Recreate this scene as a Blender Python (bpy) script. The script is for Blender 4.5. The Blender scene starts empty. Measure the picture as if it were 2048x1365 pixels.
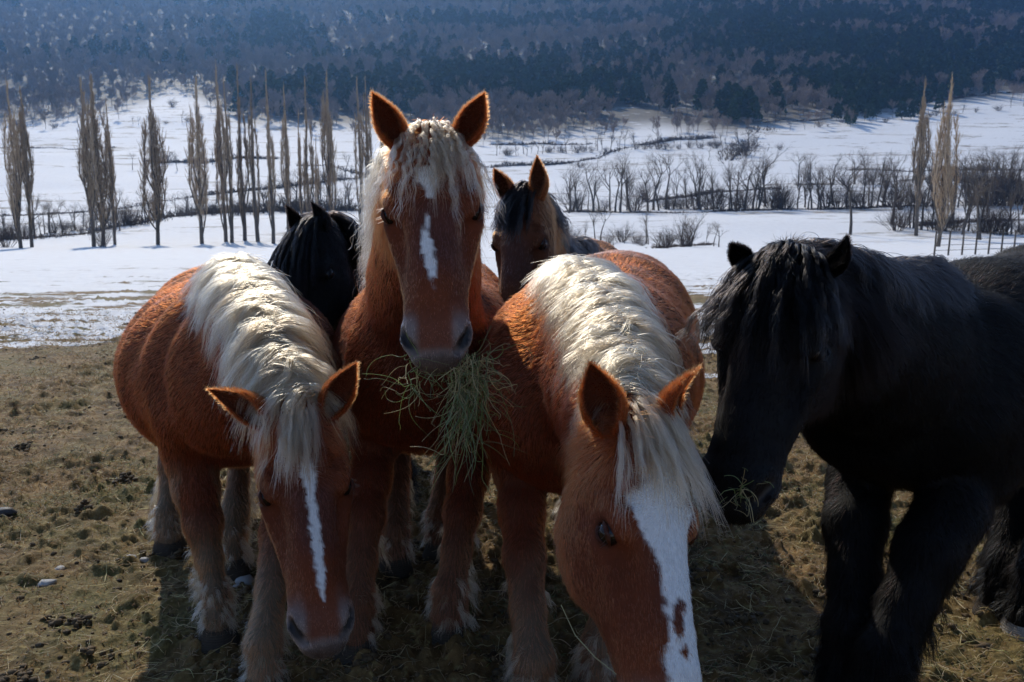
import bpy, bmesh, math
import numpy as np
import openvdb
from mathutils import Vector

# ------------------------------------------------------------------ camera, world, sun, exposure
scene = bpy.context.scene
COL = scene.collection
FPX, IMW, IMH = 1800.0, 2048.0, 1365.0
CAM_Z, PITCH = 1.57, math.radians(9.5)
cam_d = bpy.data.cameras.new("camera")
cam = bpy.data.objects.new("camera", cam_d)
COL.objects.link(cam)
cam.location = (0, 0, CAM_Z)
cam.rotation_euler = (math.radians(90) - PITCH, 0, 0)
cam_d.sensor_width = 36.0
cam_d.lens = FPX / IMW * 36.0
cam_d.clip_start = 0.05
cam_d.clip_end = 6000
cam_d.dof.use_dof = True
cam_d.dof.focus_distance = 2.1
cam_d.dof.aperture_fstop = 11.0
scene.camera = cam

SUN_EL, SUN_AZ = math.radians(37), math.radians(-20)      # azimuth from +Y, negative = to the left
SUN_DIR = np.array([math.sin(SUN_AZ) * math.cos(SUN_EL), math.cos(SUN_AZ) * math.cos(SUN_EL), math.sin(SUN_EL)])
world = bpy.data.worlds.new("World")
scene.world = world
world.use_nodes = True
wn = world.node_tree
wn.nodes.clear()
w_out = wn.nodes.new("ShaderNodeOutputWorld")
w_bg = wn.nodes.new("ShaderNodeBackground")
w_sky = wn.nodes.new("ShaderNodeTexSky")
w_sky.sky_type = 'NISHITA'
w_sky.sun_disc = False
w_sky.sun_elevation = SUN_EL
w_sky.sun_rotation = SUN_AZ
w_sky.altitude = 1200
w_sky.air_density = 1.0
w_sky.dust_density = 0.6
w_sky.ozone_density = 1.6
w_bg.inputs[1].default_value = 0.14
wn.links.new(w_sky.outputs[0], w_bg.inputs[0])
wn.links.new(w_bg.outputs[0], w_out.inputs[0])

sun_d = bpy.data.lights.new("sun", 'SUN')
sun_d.energy = 3.5
sun_d.angle = math.radians(0.53)
sun_d.color = (1.0, 0.92, 0.79)
sun = bpy.data.objects.new("sun", sun_d)
COL.objects.link(sun)
sun.location = (0, 0, 50)
sun.rotation_euler = Vector(tuple(SUN_DIR)).to_track_quat('Z', 'Y').to_euler()

scene.view_settings.view_transform = 'Standard'
scene.view_settings.look = 'None'
scene.view_settings.exposure = 0.26
scene.view_settings.gamma = 1.0
scene.view_settings.use_curve_mapping = False
scene.cycles.max_bounces = 10
scene.cycles.diffuse_bounces = 3
scene.cycles.glossy_bounces = 4
scene.cycles.transmission_bounces = 8
scene.cycles.transparent_max_bounces = 12
scene.cycles.volume_bounces = 1
scene.cycles.sample_clamp_indirect = 4.0
scene.cycles.use_denoising = True
try:
    scene.cycles_curves.shape = 'RIBBONS'
    scene.cycles_curves.subdivisions = 2
except Exception:
    pass

rng = np.random.default_rng(7)

# ------------------------------------------------------------------ numpy noise
def _h3(ix, iy, iz, seed):
    with np.errstate(over='ignore'):
        n = (ix.astype(np.uint32) * np.uint32(374761393) + iy.astype(np.uint32) * np.uint32(668265263)
             + iz.astype(np.uint32) * np.uint32(2147483647) + np.uint32(seed * 974711 + 11))
        n = (n ^ (n >> np.uint32(13))) * np.uint32(1274126177)
        n = n ^ (n >> np.uint32(16))
        n = n * np.uint32(2246822519)
        n = n ^ (n >> np.uint32(15))
    return n.astype(np.float32) * np.float32(1 / 4294967295.0)

def vnoise(p, seed=0):
    """value noise in -1..1 for points (...,2) or (...,3)"""
    p = np.asarray(p, dtype=np.float32)
    if p.shape[-1] == 2:
        p = np.concatenate([p, np.zeros_like(p[..., :1])], -1)
    i = np.floor(p)
    f = p - i
    f = f * f * (3 - 2 * f)
    i = i.astype(np.int64)
    x, y, z = i[..., 0], i[..., 1], i[..., 2]
    fx, fy, fz = f[..., 0], f[..., 1], f[..., 2]
    r = 0
    for dz in (0, 1):
        wz = fz if dz else 1 - fz
        for dy in (0, 1):
            wy = fy if dy else 1 - fy
            for dx in (0, 1):
                wx = fx if dx else 1 - fx
                r = r + _h3(x + dx, y + dy, z + dz, seed) * wx * wy * wz
    return r * 2 - 1

def fbm(p, seed=0, octv=4, gain=0.5):
    p = np.asarray(p, dtype=np.float32)
    r, a, s = 0, 1.0, 0.0
    for o in range(octv):
        r = r + a * vnoise(p * (2.03 ** o) + 17.3 * o, seed + o)
        s += a
        a *= gain
    return r / s

def sstep(a, b, x):
    t = np.clip((x - a) / (b - a), 0, 1)
    return t * t * (3 - 2 * t)

def nrm(v):
    v = np.asarray(v, dtype=float)
    return v / np.maximum(np.linalg.norm(v, axis=-1, keepdims=True), 1e-9)

# ------------------------------------------------------------------ camera rays
_CF = np.array([0, math.cos(PITCH), -math.sin(PITCH)])
_CU = np.array([0, math.sin(PITCH), math.cos(PITCH)])
_CR = np.array([1.0, 0, 0])
CAMP = np.array([0, 0, CAM_Z])

def ray(px, py):
    return _CF + (px - IMW / 2) / FPX * _CR + (IMH / 2 - py) / FPX * _CU

def P(px, py, d):
    """the place seen at a spot of the photograph, d metres ahead of the lens (along the ground)"""
    r = ray(px, py)
    return CAMP + r * (d / r[1])

def topx(p):
    q = np.asarray(p, float) - CAMP
    z = q @ _CF
    return IMW / 2 + FPX * (q @ _CR) / z, IMH / 2 - FPX * (q @ _CU) / z

# ------------------------------------------------------------------ mesh helpers
def mesh_obj(name, verts, faces, mat=None, parent=None, smooth=False, attrs=None, uniform=None):
    me = bpy.data.meshes.new(name)
    verts = np.asarray(verts, dtype=np.float32)
    if isinstance(faces, np.ndarray):
        k = faces.shape[1]
        me.vertices.add(len(verts))
        me.vertices.foreach_set("co", verts.ravel())
        me.loops.add(faces.size)
        me.loops.foreach_set("vertex_index", faces.astype(np.int32).ravel())
        me.polygons.add(len(faces))
        me.polygons.foreach_set("loop_start", np.arange(0, faces.size, k, dtype=np.int32))
        me.update(calc_edges=True)
        me.validate()
    else:
        me.from_pydata([tuple(map(float, v)) for v in verts], [], faces)
        me.update()
    if smooth:
        me.polygons.foreach_set("use_smooth", np.ones(len(me.polygons), dtype=bool))
    if attrs:
        for k_, a in attrs.items():
            a = np.asarray(a, dtype=np.float32)
            if a.ndim == 1:
                at = me.attributes.new(k_, 'FLOAT', 'POINT')
                at.data.foreach_set("value", a)
            else:
                c4 = np.ones((len(a), 4), dtype=np.float32)
                c4[:, :3] = a[:, :3]
                at = me.attributes.new(k_, 'FLOAT_COLOR', 'POINT')
                at.data.foreach_set("color", c4.ravel())
    if mat:
        me.materials.append(mat)
    o = bpy.data.objects.new(name, me)
    COL.objects.link(o)
    if parent:
        o.parent = parent
    return o

def curves_obj(name, pts, rad, mat, parent=None, col=None):
    """many strands: pts (N,K,3), rad (N,K)"""
    pts = np.asarray(pts, dtype=np.float32)
    n, k = pts.shape[:2]
    hc = bpy.data.hair_curves.new(name)
    hc.add_curves([k] * n)
    hc.attributes["position"].data.foreach_set("vector", pts.reshape(-1))
    ra = hc.attributes.get("radius") or hc.attributes.new("radius", 'FLOAT', 'POINT')
    ra.data.foreach_set("value", np.ascontiguousarray(np.broadcast_to(rad, (n, k)), dtype=np.float32).ravel())
    if col is not None:
        c4 = np.ones((n, 4), dtype=np.float32)
        c4[:, :3] = col
        at = hc.attributes.new("tint", 'FLOAT_COLOR', 'CURVE')
        at.data.foreach_set("color", c4.ravel())
    hc.materials.append(mat)
    o = bpy.data.objects.new(name, hc)
    COL.objects.link(o)
    if parent:
        o.parent = parent
    return o

def tag(o, label=None, cat=None, group=None, kind=None):
    if label: o["label"] = label
    if cat: o["category"] = cat
    if group: o["group"] = group
    if kind: o["kind"] = kind
    return o

def empty(name, loc, label=None, cat=None, group=None, rz=0.0, sc=1.0):
    o = bpy.data.objects.new(name, None)
    COL.objects.link(o)
    o.location = loc
    o.rotation_euler = (0, 0, rz)
    o.scale = (sc, sc, sc)
    o.empty_display_size = 0.2
    return tag(o, label, cat, group)

class Nodes:
    def __init__(s, name):
        s.m = bpy.data.materials.new(name)
        s.m.use_nodes = True
        s.t = s.m.node_tree
        s.t.nodes.clear()
        s.out = s.n("ShaderNodeOutputMaterial")
    def n(s, typ, **kw):
        nd = s.t.nodes.new(typ)
        for k_, v in kw.items():
            if k_.startswith("i_"):
                key = k_[2:]
                key = int(key) if key.isdigit() else key.replace("_", " ")
                s.set(nd.inputs[key], v)
            else:
                setattr(nd, k_, v)
        return nd
    def set(s, inp, v):
        if isinstance(v, bpy.types.NodeSocket):
            s.t.links.new(v, inp)
        elif isinstance(v, bpy.types.Node):
            s.t.links.new(v.outputs[0], inp)
        else:
            inp.default_value = v
    def attr(s, name):
        return s.n("ShaderNodeAttribute", attribute_name=name)
    def noise(s, scale, detail=4, rough=0.55, vec=None, dist=0.0):
        nd = s.n("ShaderNodeTexNoise")
        nd.inputs["Scale"].default_value = scale
        nd.inputs["Detail"].default_value = detail
        nd.inputs["Roughness"].default_value = rough
        nd.inputs["Distortion"].default_value = dist
        if vec is not None: s.set(nd.inputs["Vector"], vec)
        return nd
    def ramp(s, fac, stops):
        nd = s.n("ShaderNodeValToRGB")
        cr = nd.color_ramp
        while len(cr.elements) < len(stops): cr.elements.new(0.5)
        for e, (p_, c) in zip(cr.elements, stops):
            e.position = p_
            e.color = (*c, 1) if len(c) == 3 else c
        s.set(nd.inputs[0], fac)
        return nd
    def mix(s, fac, a, b, blend='MIX'):
        nd = s.n("ShaderNodeMix", data_type='RGBA', blend_type=blend)
        s.set(nd.inputs[0], fac)
        for i, v in ((6, a), (7, b)):
            if isinstance(v, tuple) and len(v) == 3: v = (*v, 1)
            s.set(nd.inputs[i], v)
        return nd.outputs[2]
    def math(s, op, a, b=0.0, clamp=False):
        nd = s.n("ShaderNodeMath", operation=op, use_clamp=clamp)
        s.set(nd.inputs[0], a); s.set(nd.inputs[1], b)
        return nd.outputs[0]
    def maprange(s, v, a, b, c=0.0, d=1.0):
        nd = s.n("ShaderNodeMapRange", interpolation_type='SMOOTHSTEP')
        for i, x in enumerate((v, a, b, c, d)): s.set(nd.inputs[i], x)
        return nd.outputs[0]
    def bsdf(s, col, rough=0.8, bump=None, bstr=0.3, bdist=0.02, spec=0.3, **kw):
        b = s.n("ShaderNodeBsdfPrincipled")
        if isinstance(col, tuple) and len(col) == 3: col = (*col, 1)
        s.set(b.inputs["Base Color"], col)
        s.set(b.inputs["Roughness"], rough)
        b.inputs["Specular IOR Level"].default_value = spec
        if bump is not None:
            bn = s.n("ShaderNodeBump")
            bn.inputs["Strength"].default_value = bstr
            bn.inputs["Distance"].default_value = bdist
            s.set(bn.inputs["Height"], bump)
            s.set(b.inputs["Normal"], bn)
        s.t.links.new(b.outputs[0], s.out.inputs[0])
        return b

def tube_mesh(paths, radii, sides=3, cols=None):
    """paths (N,K,3), radii (N,K) -> verts, quads of N thin tubes"""
    paths = np.asarray(paths, float)
    n, k = paths.shape[:2]
    tang = np.gradient(paths, axis=1)
    tang = nrm(tang)
    ref = np.where(np.abs(tang[..., 2:3]) > 0.8, np.array([1.0, 0.2, 0]), np.array([0, 0, 1.0]))
    a = nrm(np.cross(tang, ref))
    b = np.cross(tang, a)
    ang = np.arange(sides) * 2 * math.pi / sides
    v = paths[:, :, None] + radii[..., None, None] * (a[:, :, None] * np.cos(ang)[:, None] + b[:, :, None] * np.sin(ang)[:, None])
    idx = np.arange(n * k * sides).reshape(n, k, sides)
    q = np.stack([idx[:, :-1], np.roll(idx, -1, 2)[:, :-1], np.roll(idx, -1, 2)[:, 1:], idx[:, 1:]], -1)
    return v.reshape(-1, 3), q.reshape(-1, 4)
# ------------------------------------------------------------------ terrain
_rows = [(490, 70), (455, 88), (430, 105), (400, 130), (350, 172), (300, 220), (250, 275), (200, 340), (150, 412), (100, 495), (50, 590), (0, 700), (-80, 860)]
_pd, _pz = [-900, -330, -60, -14, 5.5, 8.0, 14.0, 25.0, 45.0], [190.0, 60.0, 1.0, 0.0, 0.0, -0.02, -0.16, -0.6, -1.55]  # rise behind the camera is added, unseen, to block low sky light
for yy, dd in _rows:
    _pd.append(dd); _pz.append(P(1024, yy, dd)[2])
_pd += [1100, 1500, 2200]; _pz += [_pz[-1] + 95, _pz[-1] + 130, _pz[-1] + 130]
_pd, _pz = np.array(_pd, float), np.array(_pz, float)

def terrain(x, y):
    """height of the land, large forms"""
    x = np.asarray(x, float); y = np.asarray(y, float)
    z = np.interp(y, _pd, _pz)
    for k_ in (0.03, 0.06):
        z = 0.5 * z + 0.25 * (np.interp(y * (1 + k_), _pd, _pz) + np.interp(y * (1 - k_), _pd, _pz))
    far = sstep(60, 300, y)
    q = np.stack([x, y], -1)
    z = z + far * (vnoise(q / 90, 3) * 1.5 + vnoise(q / 35, 4) * 0.7)
    z = z + sstep(330, 600, y) * vnoise(q / 160, 5) * 7
    z = z + sstep(8, 30, y) * vnoise(q / 9, 6) * 0.05
    # terrace banks in the valley
    z = z + sstep(75, 95, y) * (1 - sstep(280, 330, y)) * 0.6 * np.abs(vnoise(q / np.array([120, 22]), 8))
    return z

def hit(px, py):
    """where the photograph's spot meets the land"""
    r = ray(px, py)
    t = np.exp(np.linspace(math.log(0.8), math.log(1500), 1400))
    pts = CAMP + t[:, None] * r
    dz = pts[:, 2] - terrain(pts[:, 0], pts[:, 1])
    i = np.argmax(dz < 0)
    if dz[i] >= 0: return pts[-1]
    a = dz[i - 1] / (dz[i - 1] - dz[i])
    p = pts[i - 1] + (pts[i] - pts[i - 1]) * a
    p[2] = float(terrain(p[0], p[1]))
    return p

def forest_edge(px):
    return np.interp(px, [-2000, 0, 100, 200, 290, 340, 400, 480, 600, 720, 980, 1000, 1150, 1300, 1450, 1530, 1650, 1780, 2048, 4000],
                     [258, 254, 248, 230, 213, 186, 206, 248, 260, 260, 286, 288, 272, 258, 272, 262, 250, 226, 196, 160])

def near_detail(x, y):
    """relief of the trampled field: clods, hoof prints, tufts"""
    q = np.stack([x, y], -1)
    r = np.hypot(x, y)
    fade = 1 - sstep(14, 40, r)
    lump = fbm(q * 3.1, 21, 3) * 0.022
    clod = np.maximum(fbm(q * 11, 22, 3, 0.6) - 0.05, 0) * 0.085
    clod2 = np.maximum(vnoise(q * 31, 25) - 0.1, 0) * 0.026 * (1 - sstep(6, 12, r))
    mask = 0.35 + 0.65 * sstep(-0.3, 0.35, fbm(q * 0.9, 23, 2))
    return fade * (lump + (clod + clod2) * mask)

def ground_z(x, y):
    return terrain(x, y) + near_detail(x, y)

def smooth_curve(t, r0, r1, a):
    return r0 * (r1 / r0) ** t

th = np.concatenate([np.linspace(-180, -60, 25), np.linspace(-55, -38, 14), np.linspace(-37, 37, 560), np.linspace(38, 55, 14), np.linspace(60, 175, 24)])
th = np.radians(th)
rad = np.concatenate([np.array([0.02, 0.5, 1.0]), np.exp(np.linspace(math.log(1.5), math.log(14), 640)), np.exp(np.linspace(math.log(14.3), math.log(90), 130)), np.exp(np.linspace(math.log(92), math.log(2100), 110))])
R_, T_ = np.meshgrid(rad, th, indexing='ij')
gx, gy = R_ * np.sin(T_), R_ * np.cos(T_)
gz = ground_z(gx, gy)
nr, nt = gx.shape
idx = np.arange(nr * nt).reshape(nr, nt)
nx_ = np.roll(idx, -1, 1)
q = np.stack([idx[:-1], idx[1:], nx_[1:], nx_[:-1]], -1).reshape(-1, 4)[:, ::-1]
gq = np.stack([gx, gy], -1)
# snow cover: bare near field, streaky patches, full snow; thin under the wood
snow = sstep(4.6, 11.5, gy + 3.2 * fbm(gq * np.array([0.25, 0.7]), 31, 3) + 0.14 * gx) * 0.64
snow = snow + 0.36 * sstep(15, 32, gy)
streak = fbm(gq * np.array([0.10, 0.50]), 33, 4, 0.65)
snow = snow - (1 - sstep(34, 55, gy)) * 0.95 * np.maximum(streak - 0.04, 0)
snow = np.where(np.hypot(gx, gy) > 60, 1.0, np.maximum(snow, 0) * (gy > 0) + sstep(-1.5, -7, gy) * 0.98)  # last term: unseen snow added behind the camera to bounce fill light
gpx, gpy = topx(np.stack([gx, np.maximum(gy, 1), gz], -1))
wood = np.where(gy > 150, sstep(8, -25, gpy - forest_edge(gpx)), 0.0) + 0.7 * sstep(-90, -160, gy)  # last term: dark wood floor on the added, unseen rise behind the camera
verts = np.stack([gx, gy, gz], -1).reshape(-1, 3)

g = Nodes("field_and_snow")
geo = g.n("ShaderNodeNewGeometry")
pos = geo.outputs["Position"]
n_big = g.noise(0.8, 5, 0.6, pos)
n_mid = g.noise(7.0, 6, 0.65, pos)
n_fin = g.noise(60.0, 5, 0.7, pos)
mud = g.ramp(n_mid, [(0.25, (0.022, 0.013, 0.007)), (0.45, (0.120, 0.068, 0.022)), (0.60, (0.235, 0.140, 0.050)), (0.8, (0.36, 0.235, 0.095))])
grass = g.ramp(n_fin, [(0.3, (0.036, 0.036, 0.009)), (0.55, (0.135, 0.108, 0.030)), (0.75, (0.28, 0.225, 0.075))])
soil = g.mix(g.maprange(n_big, 0.46, 0.66), mud.outputs[0], grass.outputs[0])
soil = g.mix(g.maprange(g.noise(28, 4, 0.6, pos), 0.56, 0.66), soil, (0.27, 0.20, 0.075))
far_s = g.ramp(g.noise(0.6, 5, 0.6, pos), [(0.35, (0.045, 0.035, 0.022)), (0.65, (0.10, 0.08, 0.045))])
# snow edge broken up by noise at several scales
vm = g.n("ShaderNodeVectorMath", operation='MULTIPLY')
g.set(vm.inputs[0], pos); vm.inputs[1].default_value = (0.55, 1.6, 1.0)
edge = g.math('ADD', g.math('MULTIPLY', g.noise(1.6, 6, 0.7, vm.outputs[0]).outputs[0], 0.75), g.math('MULTIPLY', g.noise(0.16, 3, 0.5, pos).outputs[0], 0.35))
sn = g.math('ADD', g.attr("snow").outputs["Fac"], g.math('MULTIPLY', g.math('SUBTRACT', edge, 0.55), 3.0))
sn = g.maprange(sn, 0.40, 0.50)
# under the wood: fallen leaves and rock breaking snow, widened to paint in shade
litter_shade = g.maprange(g.noise(0.12, 6, 0.75, pos), 0.28, 0.44)
sn = g.math('MULTIPLY', sn, g.math('SUBTRACT', 1.0, g.math('MULTIPLY', g.attr("wood").outputs["Fac"], g.math('MULTIPLY', litter_shade, 0.93))))
sep = g.n("ShaderNodeSeparateXYZ"); g.set(sep.inputs[0], pos)
inval = g.maprange(sep.outputs[1], 62, 85)
vm2 = g.n("ShaderNodeVectorMath", operation='MULTIPLY')
g.set(vm2.inputs[0], pos); vm2.inputs[1].default_value = (0.5, 1.4, 1.0)
bare = g.math('MULTIPLY', g.maprange(g.noise(0.13, 5, 0.75, vm2.outputs[0]), 0.545, 0.60), g.maprange(g.noise(0.9, 4, 0.7, vm2.outputs[0]), 0.40, 0.55))
sn = g.math('MULTIPLY', sn, g.math('SUBTRACT', 1.0, g.math('MULTIPLY', g.math('MULTIPLY', bare, inval), 0.8)))
snow_c = g.mix(g.maprange(g.noise(2.2, 5, 0.7, pos), 0.35, 0.7), (0.78, 0.77, 0.75), (0.70, 0.69, 0.68))
col = g.mix(sn, g.mix(g.attr("wood").outputs["Fac"], soil, far_s.outputs[0]), snow_c)
rough = g.mix(sn, (0.8, 0.8, 0.8), (0.8, 0.8, 0.8))
hgt = g.math('ADD', g.math('MULTIPLY', n_fin.outputs[0], 0.6), g.math('MULTIPLY', n_mid.outputs[0], 0.8))
hgt = g.math('ADD', hgt, g.math('MULTIPLY', sn, 0.9))
g.bsdf(col, rough, bump=hgt, bstr=0.55, bdist=0.03, spec=0.2)
ground = mesh_obj("ground", verts, q, g.m, smooth=True, attrs={"snow": snow.ravel(), "wood": wood.ravel()})
tag(ground, "trampled muddy pasture with patchy snow running into a snowy valley", kind="structure")

# ------------------------------------------------------------------ tree prototypes
def leafless_mat(name, c1, c2):
    g = Nodes(name)
    n = g.noise(3.0, 4, 0.6, g.n("ShaderNodeTexCoord").outputs["Object"])
    ri = g.n("ShaderNodeObjectInfo")
    c = g.mix(n.outputs[0], c1, c2)
    hsv = g.n("ShaderNodeHueSaturation")
    g.set(hsv.inputs["Color"], c)
    g.set(hsv.inputs["Value"], g.math('ADD', g.math('MULTIPLY', ri.outputs["Random"], 0.5), 0.75))
    g.bsdf(hsv.outputs[0], 0.85, spec=0.2)
    return g.m
M_bark = leafless_mat("grey_bark", (0.07, 0.055, 0.042), (0.15, 0.125, 0.10))
M_twig = leafless_mat("brown_twigs", (0.10, 0.072, 0.05), (0.19, 0.145, 0.10))
M_poplar_twig = leafless_mat("poplar_twigs", (0.34, 0.24, 0.15), (0.55, 0.42, 0.28))
M_dark_twig = leafless_mat("dark_twigs", (0.06, 0.042, 0.034), (0.12, 0.088, 0.066))
M_wood_twig = leafless_mat("hill_twigs", (0.15, 0.115, 0.095), (0.36, 0.29, 0.245))
M_needle = leafless_mat("pine_needles", (0.012, 0.030, 0.014), (0.045, 0.080, 0.024))

def grow(r, start, direc, length, radius, depth, out, up=0.15, spread=0.6, kids=(3, 5), segs=4, wig=0.12, start_at=0.3):
    """recursive branching; appends (path, radii, level)"""
    pts = [np.array(start, float)]
    d = nrm(direc)
    for i in range(segs):
        d = nrm(d + r.normal(0, wig, 3) + np.array([0, 0, up]))
        pts.append(pts[-1] + d * length / segs)
    pts = np.array(pts)
    rr = radius * np.linspace(1, 0.35, segs + 1)
    out.append((pts, rr, depth))
    if depth <= 0: return
    for j in range(r.integers(kids[0], kids[1] + 1)):
        t = r.uniform(start_at, 1.0) * segs
        i = min(int(t), segs - 1)
        p = pts[i] + (pts[i + 1] - pts[i]) * (t - i)
        ax = nrm(pts[i + 1] - pts[i])
        side = r.normal(0, 1, 3); side -= ax * (side @ ax); side = nrm(side)
        nd = nrm(ax * (1 - spread * 0.4) + side * spread * r.uniform(0.7, 1.3))
        grow(r, p, nd, length * r.uniform(0.5, 0.75) * (1 - 0.25 * t / segs), rr[i] * 0.55, depth - 1, out, up, spread, kids, segs, wig, start_at)

def split_tree(out, top_level, sides=3):
    res = []
    for sel in (lambda l: l >= top_level, lambda l: l < top_level):
        s = [o for o in out if sel(o[2])]
        v, f = tube_mesh(np.array([o[0] for o in s]), np.array([o[1] for o in s]), sides)
        res.append((v, f))
    return res

def as_mesh(name, vf, mat):
    o = mesh_obj(name, vf[0], vf[1], mat)
    me = o.data
    bpy.data.objects.remove(o)
    return me

def poplar_proto(seed, H=13.0, leaders=7, width=0.75):
    r = np.random.default_rng(seed)
    u = np.linspace(0, 1, 5)[:, None]
    def env(t): return width * (0.25 + 0.75 * math.sin(min(t * 1.05 + 0.10, 1) * math.pi) ** 0.7)
    zs = np.linspace(0, 1, 10)
    wob = np.cumsum(r.normal(0, 0.035, (10, 2)), 0) * (zs[:, None] > 0)
    stems = [(np.concatenate([wob, (zs * H)[:, None]], 1), 0.16 * (1 - zs * 0.93))]
    for l in range(leaders):
        t0 = r.uniform(0.03, 0.42) if l else 0.04
        t1 = min(t0 + r.uniform(0.32, 0.7), r.uniform(0.75, 0.99))
        a = 2 * math.pi * (l + r.random() * 0.7) / leaders
        R_l = env((t0 + t1) / 2) * r.uniform(0.45, 0.95)
        q_ = np.clip(zs * 3.0, 0, 1) ** 0.8
        back = 1 - 0.55 * zs ** 3
        i0 = int(t0 * 9)
        path = np.stack([wob[i0, 0] + math.cos(a) * R_l * q_ * back + np.cumsum(r.normal(0, .02, 10)), wob[i0, 1] + math.sin(a) * R_l * q_ * back + np.cumsum(r.normal(0, .02, 10)), (t0 + (t1 - t0) * zs) * H], -1)
        stems.append((path, 0.062 * (1 - zs * 0.85)))
    tw, tr = [], []
    for k_, (path, rr) in enumerate(stems):
        span = (path[-1, 2] - path[0, 2]) / H
        for b_ in range(int((190 if k_ == 0 else 110) * span)):
            t = r.random() ** 0.75 * 0.97 + 0.02
            if path[0, 2] + t * span * H < 0.10 * H: continue
            i = min(int(t * 9), 8)
            p0 = path[i] + (path[i + 1] - path[i]) * (t * 9 - i)
            tz = p0[2] / H
            a = r.uniform(0, 6.283); side = np.array([math.cos(a), math.sin(a), 0])
            L = r.uniform(0.5, 1.3) * (1.15 - 0.5 * tz)
            out_ = env(tz) * r.uniform(0.12, 0.42)
            pth = p0 + side * out_ * u ** 0.7 + np.array([0, 0, L]) * u + r.normal(0, 0.02, (5, 3)) * u
            tw.append(pth); tr.append(0.021 * (1 - 0.6 * u[:, 0]))
            for q2 in range(2):
                p1 = pth[r.integers(1, 4)]; a2 = a + r.normal(0, 1.2); L2 = L * r.uniform(0.4, 0.7)
                tw.append(p1 + np.array([math.cos(a2), math.sin(a2), 0]) * out_ * 0.5 * u ** 0.7 + np.array([0, 0, L2]) * u + r.normal(0, 0.015, (5, 3)) * u)
                tr.append(0.015 * (1 - 0.5 * u[:, 0]))
    tv = tube_mesh(np.array([t_[0] for t_ in stems]), np.array([t_[1] for t_ in stems]), 6)
    cv = tube_mesh(np.array(tw), np.array(tr), 3)
    return as_mesh("poplar_trunk", tv, M_bark), as_mesh("poplar_crown", cv, M_poplar_twig)

def bare_proto(seed, H=7.0, depth=4, lean=0.0, spread=0.62):
    r = np.random.default_rng(seed)
    out = []
    grow(r, (0, 0, 0), (lean, 0, 1), H * 0.55, 0.15 * H / 7, depth, out, 0.10, spread, (4, 5), 4, 0.10, 0.35)
    tt, cc = split_tree(out, depth - 1)
    return as_mesh("bare_trunk", tt, M_bark), as_mesh("bare_crown", cc, M_twig)

def bush_proto(seed, H=2.4, n=26, mat=None):
    r = np.random.default_rng(seed)
    out = []
    for i in range(n):
        a = r.uniform(0, 2 * math.pi); s_ = r.uniform(0.1, 0.8)
        grow(r, (math.cos(a) * s_ * 0.4 * H / 2.4, math.sin(a) * s_ * 0.4 * H / 2.4, -0.05), (math.cos(a) * s_, math.sin(a) * s_, 1), H * r.uniform(0.45, 0.75), 0.022, 2, out, 0.12, 0.6, (3, 5), 3, 0.14, 0.2)
    v, f = tube_mesh(np.array([o[0] for o in out]), np.array([o[1] for o in out]), 3)
    return as_mesh("bush_stems", (v, f), mat or M_dark_twig)

poplars = [poplar_proto(100 + i, 12.5, st, w_) for i, (st, w_) in enumerate([(8, 0.75), (5, 0.5), (11, 0.95), (13, 1.0), (9, 0.8), (4, 0.42), (7, 0.6)])]
bares = [bare_proto(200 + i, 7.0, 4, ln, sp) for i, (ln, sp) in enumerate([(0, 0.6), (0.06, 0.5), (-0.08, 0.75), (0.05, 0.66), (0, 0.45)])]
bushes = [bush_proto(300 + i) for i in range(4)]
bush_sets = [(b_,) for b_ in bushes]

_PH = {}
def place_tree(name, meshes, part_names, px, py_base, py_top, protoH, label, cat, group=None, rz=None, wide=1.0):
    b = hit(px, py_base)
    top = P(px, py_top, b[1])
    h = top[2] - b[2]
    protoH = max(max(v_.co[2] for v_ in me.vertices) for me in meshes) if id(meshes) not in _PH else _PH[id(meshes)]
    _PH[id(meshes)] = protoH
    s_ = h / protoH
    e = empty(name, b - np.array([0, 0, 0.05]), label, cat, group, rz if rz is not None else rng.uniform(0, 6.28), 1.0)
    e.scale = (s_ * wide, s_ * wide, s_)
    for me, pn in zip(meshes, part_names):
        o = bpy.data.objects.new(pn, me)
        COL.objects.link(o)
        o.parent = e
    return e

ORD = ["first", "second", "third", "fourth", "fifth", "sixth", "seventh", "eighth", "ninth", "tenth", "eleventh", "twelfth", "thirteenth", "fourteenth", "fifteenth",
       "sixteenth", "seventeenth", "eighteenth", "nineteenth", "twentieth", "twenty-first", "twenty-second", "twenty-third", "twenty-fourth", "twenty-fifth", "twenty-sixth",
       "twenty-seventh", "twenty-eighth", "twenty-ninth", "thirtieth"]
# x, base y, top y, proto, width
for i, (x, yb, yt, k_, w_) in enumerate([(42, 497, 150, 2, .95), (64, 495, 163, 0, 1.0), (188, 494, 150, 4, 1.0), (206, 492, 135, 3, 1.1), (230, 490, 188, 6, .9), (316, 490, 142, 2, 1.1), (404, 488, 150, 4, 1.1), (452, 484, 118, 6, 1.0), (464, 486, 150, 5, 1.0), (490, 482, 122, 1, 1.0),
                                     (516, 484, 150, 5, 1.1), (547, 488, 135, 1, 0.95), (577, 478, 160, 6, 0.85), (607, 470, 215, 5, 1.0), (620, 478, 148, 1, 0.95), (640, 476, 265, 5, 1.0), (662, 474, 132, 0, 0.95),
                                     (722, 470, 150, 5, 1.1), (741, 468, 146, 6, 0.8), (772, 468, 190, 4, 0.7)]):
    place_tree("poplar_tree", poplars[k_], ("trunk", "crown"), x, yb, yt, 12.5, "tall bare poplar, %s from the left in the row at the snowy field edge" % ORD[i], "tree", "row of bare poplars on the left", wide=w_)
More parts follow.
